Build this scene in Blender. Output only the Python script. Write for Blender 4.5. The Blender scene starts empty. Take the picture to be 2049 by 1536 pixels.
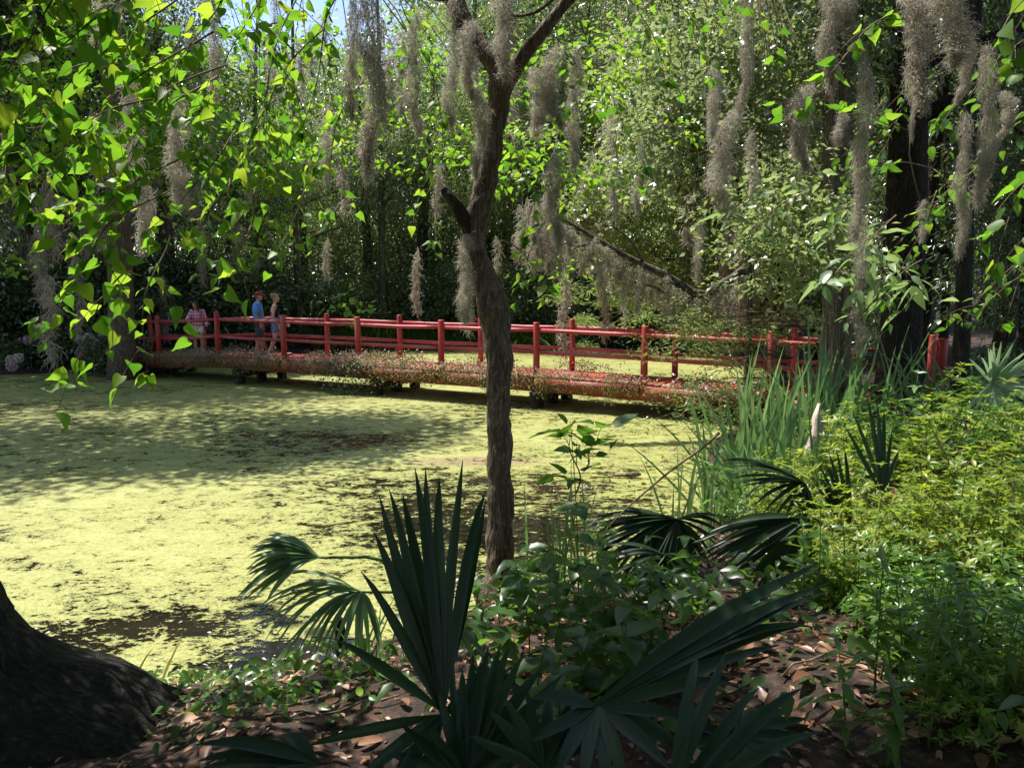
import bpy, math, random
import numpy as np
from mathutils import Vector, Matrix, noise

random.seed(11)
RNG = np.random.default_rng(11)
R = math.radians
scene = bpy.context.scene
col = scene.collection

# ------------------------------------------------------------------ camera, sky, sun, exposure
CAM = Vector((0.0, 0.0, 2.6)); PITCH = R(7.0); FPX = 1578.0
cam_d = bpy.data.cameras.new("camera"); cam = bpy.data.objects.new("camera", cam_d); col.objects.link(cam)
cam.location = CAM; cam.rotation_euler = (R(90) - PITCH, 0, 0)
cam_d.sensor_width = 36.0; cam_d.lens = 36.0 * FPX / 2049.0; cam_d.clip_start = 0.05; cam_d.clip_end = 2000
scene.camera = cam

SUN = Vector((-0.33, 0.24, 0.91)).normalized()          # towards the sun
elev = math.asin(SUN.z)
w = bpy.data.worlds.new("World"); scene.world = w; w.use_nodes = True
wn = w.node_tree.nodes; wl = w.node_tree.links
sky = wn.new("ShaderNodeTexSky"); sky.sky_type = 'NISHITA'; sky.sun_disc = False
sky.sun_elevation = elev; sky.sun_rotation = math.atan2(SUN.x, SUN.y)
bg = wn["Background"]; bg.inputs[1].default_value = 0.12
wl.new(sky.outputs[0], bg.inputs[0])
sl = bpy.data.lights.new("sun", 'SUN'); sl.energy = 5.0; sl.angle = R(0.53); sl.color = (1.0, 0.955, 0.88)
so = bpy.data.objects.new("sun", sl); col.objects.link(so)
so.rotation_euler = SUN.to_track_quat('Z', 'Y').to_euler()
scene.view_settings.view_transform = 'Standard'; scene.view_settings.look = 'None'
scene.view_settings.gamma = 1.0; scene.view_settings.use_curve_mapping = False
scene.view_settings.exposure = 1.0
cy = scene.cycles
cy.max_bounces = 7; cy.diffuse_bounces = 3; cy.glossy_bounces = 2; cy.transmission_bounces = 5; cy.transparent_max_bounces = 8
cy.caustics_reflective = False; cy.caustics_refractive = False

# ------------------------------------------------------------------ helpers
SP, CP = math.sin(PITCH), math.cos(PITCH)
def ray(px, py):
    x = (px - 1024.5) / FPX; y = -(py - 768.0) / FPX
    return Vector((x, y * SP + CP, y * CP - SP))
def at(px, py, Y):
    d = ray(px, py); return CAM + d * (Y / d.y)
def on_z(px, py, z):
    d = ray(px, py); return CAM + d * ((z - CAM.z) / d.z)

def tag(o, label=None, cat=None, group=None, kind=None):
    if label: o['label'] = label
    if cat: o['category'] = cat
    if group: o['group'] = group
    if kind: o['kind'] = kind
    return o
def empty(name, loc, label=None, cat=None, group=None, rz=0.0, scale=1.0):
    o = bpy.data.objects.new(name, None); col.objects.link(o)
    o.location = loc; o.rotation_euler = (0, 0, rz); o.scale = (scale,) * 3; o.empty_display_size = 0.2
    return tag(o, label, cat, group)
def link(name, me, parent=None, loc=(0, 0, 0), rot=(0, 0, 0), scale=(1, 1, 1), mat=None):
    o = bpy.data.objects.new(name, me); col.objects.link(o)
    if mat is not None and not me.materials: me.materials.append(mat)
    if parent is not None: o.parent = parent
    o.location = loc; o.rotation_euler = rot
    o.scale = scale if hasattr(scale, '__len__') else (scale,) * 3
    return o

def where(px):
    L = [(40, 'at the far left edge'), (110, 'above the lone pink hydrangea head'), (180, 'above the many-headed hydrangea'), (290, 'around the left shore trunk'), (400, 'above the woman in pink'), (480, 'above the man in the cap'), (550, 'above the young woman in black'),
         (640, 'over the second sunny bridge post'), (700, 'left of the widest moss column'), (790, 'behind the widest moss column'), (880, 'midway between widest moss column and trunk'), (960, 'just left of the crooked trunk'), (1060, 'behind the crooked trunk'), (1160, 'just right of the crooked trunk'),
         (1250, 'over the tip of the slanting bough'), (1340, 'over the middle of the slanting bough'), (1430, 'over the fork of the slanting bough'), (1520, 'between bough fork and cypress trunk'), (1600, 'just left of the cypress trunk'), (1700, 'around the cypress trunk'), (1800, 'at the thick dark trunk'),
         (1900, 'under the big pale moss bunch'), (1980, 'left of the round fan palm')]
    for a, t in L:
        if px < a: return t
    return 'at the far right edge'
def level(py):
    return 'top of the view' if py < 90 else ('high up' if py < 220 else ('halfway up' if py < 360 else ('lower down' if py < 480 else 'low down')))

class MB:
    """collects pieces (verts, faces) into one mesh"""
    def __init__(s): s.V = []; s.L = []; s.S = []; s.n = 0
    def add(s, V, F):
        V = np.asarray(V, dtype=np.float64).reshape(-1, 3)
        s.V.append(V)
        s.L.append(np.concatenate([np.asarray(f) for f in F]).astype(np.int64) + s.n)
        s.S.append(np.array([len(f) for f in F])); s.n += len(V)
        return s
    def scatter(s, T, pos, X, Y, Z, size):
        """place template T=(V,F) n times: frames X,Y,Z (n,3), size (n,) or (n,3)"""
        V, F = T; V = np.asarray(V, float); n = len(pos); k = len(V)
        size = np.asarray(size, float)
        if size.ndim == 1: size = np.stack([size] * 3, 1)
        P = (pos[:, None, :] + V[None, :, 0:1] * (X * size[:, :1])[:, None, :] + V[None, :, 1:2] * (Y * size[:, 1:2])[:, None, :]
             + V[None, :, 2:3] * (Z * size[:, 2:3])[:, None, :])
        s.V.append(P.reshape(-1, 3))
        fl = np.concatenate([np.asarray(f) for f in F])
        s.L.append((fl[None, :] + (np.arange(n) * k)[:, None]).reshape(-1) + s.n)
        s.S.append(np.tile(np.array([len(f) for f in F]), n)); s.n += n * k
        return s
    def mesh(s, name, mat=None, smooth=False, origin=None):
        V = np.concatenate(s.V)
        if origin is not None: V = V - np.array(origin)[None, :]
        L = np.concatenate(s.L); S = np.concatenate(s.S)
        me = bpy.data.meshes.new(name)
        me.vertices.add(len(V)); me.vertices.foreach_set("co", V.astype(np.float32).ravel())
        me.loops.add(len(L)); me.loops.foreach_set("vertex_index", L.astype(np.int32))
        me.polygons.add(len(S)); st = np.concatenate([[0], np.cumsum(S)[:-1]])
        me.polygons.foreach_set("loop_start", st.astype(np.int32)); me.polygons.foreach_set("loop_total", S.astype(np.int32))
        if smooth: me.polygons.foreach_set("use_smooth", np.ones(len(S), dtype=bool))
        me.update(calc_edges=True)
        if mat is not None:
            for m in (mat if isinstance(mat, (list, tuple)) else [mat]): me.materials.append(m)
        return me

def unit(a): return a / np.maximum(np.linalg.norm(a, axis=-1, keepdims=True), 1e-9)
def frames(d, up):
    Y = unit(d); X = unit(np.cross(Y, up)); Z = np.cross(X, Y); return X, Y, Z

def tube(pts, radii, sides=8, cap=True, wob=0.0, seed=0, lobes=0, lobe_amp=0.0):
    pts = np.array([tuple(p) for p in pts], float); n = len(pts)
    radii = np.full(n, radii, float) if np.isscalar(radii) else np.array(radii, float)
    t = np.gradient(pts, axis=0); t = unit(t)
    ref = np.array([0.0, 1.0, 0.0]) if abs(t[0][1]) < 0.8 else np.array([1.0, 0, 0])
    V = []; u = ref
    for i in range(n):
        u = u - t[i] * np.dot(u, t[i]); u = u / np.linalg.norm(u); v = np.cross(t[i], u)
        for j in range(sides):
            a = 2 * math.pi * j / sides
            r = radii[i]
            if lobes: r *= 1 + lobe_amp * math.cos(lobes * a + 0.5 * math.sin(i * 0.3))
            if wob: r *= 1 + wob * noise.noise(Vector((math.cos(a) * 1.7 + seed, math.sin(a) * 1.7, i * 0.45)))
            V.append(pts[i] + (u * math.cos(a) + v * math.sin(a)) * r)
    F = []
    for i in range(n - 1):
        for j in range(sides):
            a = i * sides + j; b = i * sides + (j + 1) % sides
            F.append((a, b, b + sides, a + sides))
    if cap:
        F.append(tuple(range(sides))[::-1]); F.append(tuple(range((n - 1) * sides, n * sides)))
    return np.array(V), F

def box(cx, cy_, cz, sx, sy, sz):
    V = [(cx + x * sx / 2, cy_ + y * sy / 2, cz + z * sz / 2) for x in (-1, 1) for y in (-1, 1) for z in (-1, 1)]
    F = [(0, 1, 3, 2), (4, 6, 7, 5), (0, 4, 5, 1), (2, 3, 7, 6), (0, 2, 6, 4), (1, 5, 7, 3)]
    return V, F
def beam(p, q, wdt, h):
    """box between two points, width wdt across, height h downward-centred"""
    p = Vector(p); q = Vector(q); d = (q - p); s = Vector((-d.y, d.x, 0)).normalized() * wdt / 2; u = Vector((0, 0, h / 2))
    V = [p - s - u, p + s - u, p + s + u, p - s + u, q - s - u, q + s - u, q + s + u, q - s + u]
    return [tuple(v) for v in V], [(0, 3, 2, 1), (4, 5, 6, 7), (0, 1, 5, 4), (3, 7, 6, 2), (0, 4, 7, 3), (1, 2, 6, 5)]

def smooth_path(P, n):
    """Catmull-Rom through rows of P (any width)"""
    P = np.array(P, float); P = np.vstack([2 * P[0] - P[1], P, 2 * P[-1] - P[-2]])
    out = []; m = len(P) - 3
    for k in range(n):
        s = k / (n - 1) * m; i = min(int(s), m - 1); t = s - i
        a, b, c, d = P[i], P[i + 1], P[i + 2], P[i + 3]
        out.append(0.5 * ((2 * b) + (c - a) * t + (2 * a - 5 * b + 4 * c - d) * t * t + (3 * b - a - 3 * c + d) * t ** 3))
    return np.array(out)

# leaf templates: y along the leaf, x across, z up
def leaf_tpl(prof, fold=0.25, curl=0.15, wave=0.0):
    V = []; F = []; rows = []
    for k, (y, wd) in enumerate(prof):
        zc = -curl * y * y
        if wd <= 0: V.append((0, y, zc)); rows.append((len(V) - 1,))
        else:
            wz = wave * (1 if k % 2 else -1)
            V += [(-wd, y - wd * 0.12, zc + wd * fold + wz), (0, y, zc), (wd, y - wd * 0.12, zc + wd * fold - wz)]
            rows.append((len(V) - 3, len(V) - 2, len(V) - 1))
    for a, b in zip(rows, rows[1:]):
        if len(a) == 1: F += [(a[0], b[1], b[0]), (a[0], b[2], b[1])]
        elif len(b) == 1: F += [(a[0], a[1], b[0]), (a[1], a[2], b[0])]
        else: F += [(a[0], a[1], b[1], b[0]), (a[1], a[2], b[2], b[1])]
    return V, F
T_QUAD = ([(0, 0, 0), (.26, .45, .06), (0, 1, -.05), (-.26, .45, .06)], [(0, 1, 2), (0, 2, 3)])
T_ROUND = ([(0, 0, 0), (.36, .4, .08), (0, 1, -.08), (-.36, .4, .08)], [(0, 1, 2), (0, 2, 3)])
T_LANCE = ([(0, 0, 0), (.14, .4, .04), (0, 1, -.06), (-.14, .4, .04)], [(0, 1, 2), (0, 2, 3)])
T_NEEDLE = ([(-.05, 0, 0), (.05, 0, 0), (.07, .6, 0), (0, 1, -.08), (-.07, .6, 0)], [(0, 1, 2, 3, 4)])
T_HEART = leaf_tpl([(.02, .10), (.0, .30), (.14, .41), (.32, .42), (.5, .35), (.68, .23), (.84, .09), (1.1, 0)], .22, .20)
T_HEART2 = leaf_tpl([(.02, .10), (.02, .28), (.18, .37), (.38, .36), (.58, .27), (.76, .15), (.9, .05), (1.12, 0)], .45, .10)
T_OVATE = leaf_tpl([(0, 0), (.15, .17), (.4, .25), (.7, .17), (1, 0)], .3, .3)
T_LEAFL = leaf_tpl([(0, 0), (.2, .13), (.5, .17), (.8, .09), (1, 0)], .35, .3)

# ------------------------------------------------------------------ materials
def nmat(name):
    m = bpy.data.materials.new(name); m.use_nodes = True; nt = m.node_tree; nt.nodes.clear()
    out = nt.nodes.new("ShaderNodeOutputMaterial"); return m, nt, out
def ramp(nt, fac, stops):
    r = nt.nodes.new("ShaderNodeValToRGB"); e = r.color_ramp.elements
    while len(e) < len(stops): e.new(0.5)
    for k, (p, c) in enumerate(stops): e[k].position = p; e[k].color = (*c, 1) if len(c) == 3 else c
    if fac is not None: nt.links.new(fac, r.inputs[0])
    return r
def tex(nt, kind, scale, detail=3, vec=None, rough=0.5, dist=0.0):
    t = nt.nodes.new("ShaderNodeTex" + kind); t.inputs['Scale'].default_value = scale
    if kind == 'Noise':
        t.inputs['Detail'].default_value = detail; t.inputs['Roughness'].default_value = rough; t.inputs['Distortion'].default_value = dist
    if vec is not None: nt.links.new(vec, t.inputs['Vector'])
    return t
def mapping(nt, coord='Object', scale=(1, 1, 1)):
    if coord == 'World':
        g = nt.nodes.new("ShaderNodeNewGeometry"); src = g.outputs['Position']
    else:
        c = nt.nodes.new("ShaderNodeTexCoord"); src = c.outputs[coord]
    m = nt.nodes.new("ShaderNodeMapping"); m.inputs['Scale'].default_value = scale; nt.links.new(src, m.inputs[0]); return m.outputs[0]
def mathn(nt, op, a, b=None):
    m = nt.nodes.new("ShaderNodeMath"); m.operation = op
    for k, v in enumerate((a, b)):
        if v is None: continue
        if isinstance(v, (int, float)): m.inputs[k].default_value = v
        else: nt.links.new(v, m.inputs[k])
    return m.outputs[0]

def leaf_mat(name, stops, tstops=None, trans=0.45, gloss=0.35, rough=0.45, single=False):
    m, nt, out = nmat(name)
    if single:
        oi = nt.nodes.new("ShaderNodeObjectInfo"); rnd = oi.outputs['Random']
    else:
        g = nt.nodes.new("ShaderNodeNewGeometry"); oi = nt.nodes.new("ShaderNodeObjectInfo")
        nz = tex(nt, 'Noise', 0.6, 2, mapping(nt, 'World'))
        a = mathn(nt, 'MULTIPLY', g.outputs['Random Per Island'], 0.65)
        b = mathn(nt, 'MULTIPLY', nz.outputs[0], 0.35); rnd = mathn(nt, 'ADD', a, b)
    c1 = ramp(nt, rnd, stops)
    fine = tex(nt, 'Noise', 60, 3, mapping(nt, 'Object'))
    mix = nt.nodes.new("ShaderNodeMix"); mix.data_type = 'RGBA'; mix.blend_type = 'MULTIPLY'; mix.inputs[0].default_value = 0.5
    fr = ramp(nt, fine.outputs[0], [(0.3, (.65, .65, .6)), (0.7, (1.15, 1.15, 1.1))])
    nt.links.new(c1.outputs[0], mix.inputs[6]); nt.links.new(fr.outputs[0], mix.inputs[7])
    p = nt.nodes.new("ShaderNodeBsdfPrincipled"); nt.links.new(mix.outputs[2], p.inputs['Base Color'])
    p.inputs['Roughness'].default_value = rough; p.inputs['Specular IOR Level'].default_value = gloss
    t = nt.nodes.new("ShaderNodeBsdfTranslucent")
    c2 = ramp(nt, rnd, tstops or [(s, (min(1, c[0] * 3.2), min(1, c[1] * 3.0), c[2] * 1.2)) for s, c in stops])
    nt.links.new(c2.outputs[0], t.inputs[0])
    ms = nt.nodes.new("ShaderNodeMixShader"); ms.inputs[0].default_value = trans
    nt.links.new(p.outputs[0], ms.inputs[1]); nt.links.new(t.outputs[0], ms.inputs[2]); nt.links.new(ms.outputs[0], out.inputs[0])
    return m

def bark_mat(name, c0, c1, c2, lich=(.35, .36, .30), lich_amt=0.5, scale=(14, 14, 3.0), bump=0.6, world=False):
    m, nt, out = nmat(name); v = mapping(nt, 'Object', scale)
    n1 = tex(nt, 'Noise', 1.6, 6, v, 0.65, 0.6); n2 = tex(nt, 'Noise', 2.4, 4, mapping(nt, 'Object', (11, 11, 8)), 0.6)
    vo = nt.nodes.new("ShaderNodeTexVoronoi"); vo.feature = 'DISTANCE_TO_EDGE'; vo.inputs['Scale'].default_value = 1.6; nt.links.new(v, vo.inputs['Vector'])
    r = ramp(nt, n1.outputs[0], [(0.3, c0), (0.52, c1), (0.72, c2)])
    lr = ramp(nt, n2.outputs[0], [(0.60 - 0.1 * lich_amt, (0, 0, 0)), (0.66 - 0.1 * lich_amt, (1, 1, 1))])
    mx = nt.nodes.new("ShaderNodeMix"); mx.data_type = 'RGBA'; nt.links.new(mathn(nt, 'MULTIPLY', lr.outputs[0], lich_amt), mx.inputs[0])
    nt.links.new(r.outputs[0], mx.inputs[6]); mx.inputs[7].default_value = (*lich, 1)
    p = nt.nodes.new("ShaderNodeBsdfPrincipled"); nt.links.new(mx.outputs[2], p.inputs['Base Color']); p.inputs['Roughness'].default_value = 0.9
    p.inputs['Specular IOR Level'].default_value = 0.2
    h = mathn(nt, 'ADD', mathn(nt, 'MULTIPLY', vo.outputs[0], 1.2), n1.outputs[0])
    b = nt.nodes.new("ShaderNodeBump"); b.inputs['Strength'].default_value = bump; b.inputs['Distance'].default_value = 0.03
    nt.links.new(h, b.inputs['Height']); nt.links.new(b.outputs[0], p.inputs['Normal']); nt.links.new(p.outputs[0], out.inputs[0])
    return m

def plain(name, c, rough=0.7, var=0.25, scale=8, spec=0.3, bump=0.0, c2=None, sc3=None):
    m, nt, out = nmat(name)
    n = tex(nt, 'Noise', scale, 4, mapping(nt, 'Object', sc3 or (1, 1, 1)), 0.6)
    lo = tuple(x * (1 - var) for x in c); hi = c2 or tuple(min(1, x * (1 + var)) for x in c)
    r = ramp(nt, n.outputs[0], [(0.35, lo), (0.65, hi)])
    p = nt.nodes.new("ShaderNodeBsdfPrincipled"); nt.links.new(r.outputs[0], p.inputs['Base Color'])
    p.inputs['Roughness'].default_value = rough; p.inputs['Specular IOR Level'].default_value = spec
    if bump:
        b = nt.nodes.new("ShaderNodeBump"); b.inputs['Strength'].default_value = bump; b.inputs['Distance'].default_value = 0.01
        nt.links.new(n.outputs[0], b.inputs['Height']); nt.links.new(b.outputs[0], p.inputs['Normal'])
    nt.links.new(p.outputs[0], out.inputs[0]); return m

M = {}
M['heart'] = leaf_mat('heart_leaf', [(0, (.045, .10, .012)), (.6, (.07, .15, .015)), (1, (.11, .18, .02))],
                      [(0, (.08, .24, .015)), (.6, (.22, .46, .025)), (1, (.42, .58, .04))], .52, .30, .45, single=True)
M['heart_mass'] = leaf_mat('heart_leaf_mass', [(0, (.035, .08, .012)), (.6, (.06, .13, .015)), (1, (.12, .18, .02))],
                      [(0, (.16, .36, .02)), (.6, (.28, .52, .03)), (1, (.46, .58, .05))], .5, .35, .42)
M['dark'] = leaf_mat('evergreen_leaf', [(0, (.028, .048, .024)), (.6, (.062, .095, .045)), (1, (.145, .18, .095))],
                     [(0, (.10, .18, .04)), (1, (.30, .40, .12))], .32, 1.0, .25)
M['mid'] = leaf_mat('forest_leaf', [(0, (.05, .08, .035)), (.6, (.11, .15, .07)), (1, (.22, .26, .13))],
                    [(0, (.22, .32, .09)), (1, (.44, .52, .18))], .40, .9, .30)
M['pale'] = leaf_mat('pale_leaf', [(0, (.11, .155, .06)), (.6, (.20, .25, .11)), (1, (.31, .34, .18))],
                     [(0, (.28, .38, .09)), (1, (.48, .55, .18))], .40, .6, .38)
M['cypress'] = leaf_mat('cypress_needle', [(0, (.11, .16, .05)), (1, (.21, .27, .10))], [(0, (.32, .46, .10)), (1, (.5, .6, .18))], .42, .2, .6)
M['magnolia'] = leaf_mat('magnolia_leaf', [(0, (.03, .06, .015)), (.55, (.05, .09, .02)), (.62, (.16, .09, .03)), (1, (.22, .13, .05))],
                         [(0, (.08, .16, .02)), (1, (.2, .15, .04))], .2, .7, .25)
M['azalea'] = leaf_mat('azalea_leaf', [(0, (.05, .10, .015)), (.5, (.12, .19, .025)), (.85, (.26, .28, .035)), (1, (.38, .18, .04))],
                       [(0, (.22, .40, .03)), (.5, (.40, .56, .04)), (.85, (.62, .64, .07)), (1, (.6, .3, .05))], .42, .4, .38)
M['stemleaf'] = leaf_mat('stem_plant_leaf', [(0, (.04, .10, .015)), (1, (.09, .17, .03))], [(0, (.2, .42, .03)), (1, (.35, .56, .06))], .42, .5, .32, single=True)
M['weed'] = leaf_mat('weed_leaf', [(0, (.03, .08, .015)), (1, (.06, .13, .025))], [(0, (.14, .34, .02)), (1, (.24, .46, .04))], .4, .5, .32, single=True)
M['ivy'] = leaf_mat('vine_leaf', [(0, (.04, .10, .02)), (1, (.10, .20, .04))], [(0, (.2, .42, .04)), (1, (.36, .58, .08))], .42, .5, .3)
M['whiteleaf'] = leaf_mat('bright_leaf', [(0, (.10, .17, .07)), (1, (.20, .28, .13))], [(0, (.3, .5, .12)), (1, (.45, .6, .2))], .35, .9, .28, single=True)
M['palm'] = leaf_mat('palmetto', [(0, (.010, .026, .011)), (1, (.022, .046, .018))], [(0, (.03, .10, .015)), (1, (.06, .15, .025))], .20, .32, .40, single=True)  # palmetto in shade: the darkness is put into the leaf colour
M['palmlit'] = leaf_mat('palmetto_lit', [(0, (.10, .18, .09)), (1, (.16, .25, .12))], [(0, (.22, .42, .12)), (1, (.32, .52, .16))], .38, .5, .35, single=True)  # lit copy of the palmetto: sunlight put into a lighter leaf colour
M['blade'] = leaf_mat('iris_blade', [(0, (.06, .14, .07)), (1, (.13, .23, .12))], [(0, (.22, .45, .12)), (1, (.38, .58, .18))], .35, .5, .35, single=True)
M['fanpale'] = leaf_mat('pale_fan_leaf', [(0, (.17, .25, .17)), (1, (.26, .34, .25))], [(0, (.3, .5, .25)), (1, (.4, .58, .3))], .35, .8, .3, single=True)  # sun on the fan leaf, put into a whiter colour
M['strap'] = leaf_mat('dry_blade', [(0, (.28, .24, .10)), (1, (.38, .36, .14))], [(0, (.45, .42, .10)), (1, (.55, .55, .15))], .4, .3, .5, single=True)
M['grass'] = leaf_mat('bank_grass', [(0, (.05, .11, .02)), (1, (.13, .21, .05))], [(0, (.2, .4, .05)), (1, (.4, .55, .1))], .4, .3, .5)
M['litter'] = leaf_mat('dead_leaf', [(0, (.10, .045, .025)), (.4, (.22, .11, .06)), (.8, (.38, .22, .13)), (1, (.30, .10, .04))],
                       [(0, (.2, .08, .03)), (1, (.4, .2, .08))], .15, .5, .4)
M['litter1'] = leaf_mat('dead_leaf_single', [(0, (.12, .05, .025)), (.4, (.26, .13, .07)), (.8, (.40, .24, .15)), (1, (.34, .11, .04))],
                       [(0, (.2, .08, .03)), (1, (.4, .2, .08))], .15, .6, .38, single=True)
M['moss'] = leaf_mat('spanish_moss', [(0, (.26, .225, .18)), (.6, (.46, .41, .345)), (1, (.62, .56, .49))], [(0, (.36, .33, .25)), (1, (.60, .54, .45))], .42, .1, .9)
M['flower'] = leaf_mat('bridge_flower', [(0, (.75, .62, .62)), (.45, (.80, .45, .52)), (.8, (.65, .22, .38)), (1, (.8, .75, .7))],
                       [(0, (.6, .45, .45)), (1, (.6, .2, .3))], .3, .2, .6)
M['pinkball'] = leaf_mat('hydrangea_floret', [(0, (.70, .36, .55)), (1, (.78, .52, .66))], [(0, (.5, .25, .4)), (1, (.5, .3, .4))], .25, .2, .6)
M['whiteball'] = leaf_mat('pale_floret', [(0, (.62, .55, .52)), (1, (.74, .68, .62))], [(0, (.5, .45, .4)), (1, (.5, .45, .4))], .25, .2, .6)
M['azflower'] = leaf_mat('azalea_petal', [(0, (.65, .12, .35)), (1, (.75, .2, .45))], [(0, (.5, .1, .3)), (1, (.5, .1, .3))], .3, .2, .6)
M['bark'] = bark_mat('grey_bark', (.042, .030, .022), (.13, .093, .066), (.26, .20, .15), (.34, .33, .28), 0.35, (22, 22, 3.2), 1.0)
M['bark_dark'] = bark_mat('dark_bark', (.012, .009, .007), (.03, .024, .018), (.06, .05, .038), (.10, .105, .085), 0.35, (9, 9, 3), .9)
M['bark_shade_tone'] = bark_mat('shade_tone_bark', (.006, .005, .004), (.014, .012, .009), (.028, .025, .019), (.07, .075, .06), 0.35, (9, 9, 3), 1.0)  # deep shade on the corner trunk, put into a darker bark colour
M['bark_far'] = bark_mat('forest_bark', (.03, .024, .018), (.075, .06, .046), (.14, .12, .095), (.25, .25, .21), 0.4, (5, 5, 1.2), .8)
M['bark_cyp'] = bark_mat('cypress_bark', (.05, .036, .026), (.16, .125, .09), (.30, .25, .19), (.38, .38, .30), 0.3, (16, 16, .9), 1.0)
M['twig'] = plain('twig', (.13, .095, .05), .7, .4, 30)
M['greenstem'] = plain('green_stem', (.08, .13, .03), .6, .3, 20)
M['stump'] = plain('broken_wood', (.44, .36, .31), .85, .45, 14, .2, .9, sc3=(4, 4, .6))
M['soil'] = plain('soil', (.05, .035, .025), .95, .5, 3)

# red painted timber, worn
def red_mat(name, base, dark, dirt=0.45):
    m, nt, out = nmat(name); v = mapping(nt, 'World')
    n = tex(nt, 'Noise', 5, 6, v, .65); n2 = tex(nt, 'Noise', 38, 4, v, .7); n3 = tex(nt, 'Noise', 1.4, 3, v)
    r = ramp(nt, n.outputs[0], [(.3, dark), (.6, base)])
    spots = ramp(nt, n2.outputs[0], [(.60, (0, 0, 0)), (.70, (1, 1, 1))])
    k = mathn(nt, 'MULTIPLY', spots.outputs[0], dirt)
    mx = nt.nodes.new("ShaderNodeMix"); mx.data_type = 'RGBA'; nt.links.new(k, mx.inputs[0]); nt.links.new(r.outputs[0], mx.inputs[6]); mx.inputs[7].default_value = (.10, .065, .05, 1)
    mx2 = nt.nodes.new("ShaderNodeMix"); mx2.data_type = 'RGBA'; r3 = ramp(nt, n3.outputs[0], [(.45, (0, 0, 0)), (.75, (1, 1, 1))])
    nt.links.new(mathn(nt, 'MULTIPLY', r3.outputs[0], .35), mx2.inputs[0]); nt.links.new(mx.outputs[2], mx2.inputs[6]); mx2.inputs[7].default_value = (.5, .22, .20, 1)
    p = nt.nodes.new("ShaderNodeBsdfPrincipled"); nt.links.new(mx2.outputs[2], p.inputs['Base Color']); p.inputs['Roughness'].default_value = .5
    b = nt.nodes.new("ShaderNodeBump"); b.inputs['Strength'].default_value = .35; b.inputs['Distance'].default_value = .01
    nt.links.new(n2.outputs[0], b.inputs['Height']); nt.links.new(b.outputs[0], p.inputs['Normal']); nt.links.new(p.outputs[0], out.inputs[0]); return m
M['redrail'] = red_mat('weathered_red_rail', (.40, .045, .055), (.26, .03, .035), .55)
M['redpost'] = red_mat('red_post_paint', (.42, .028, .020), (.26, .018, .014), .3)
M['reddeck'] = red_mat('red_deck_paint', (.42, .045, .028), (.28, .028, .018), .6)
M['redbeam'] = red_mat('red_brown_beam', (.26, .05, .026), (.15, .028, .016), .6)
M['pier'] = plain('dark_timber', (.035, .026, .02), .8, .5, 9)  # dark tone for piles and cross beams

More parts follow.
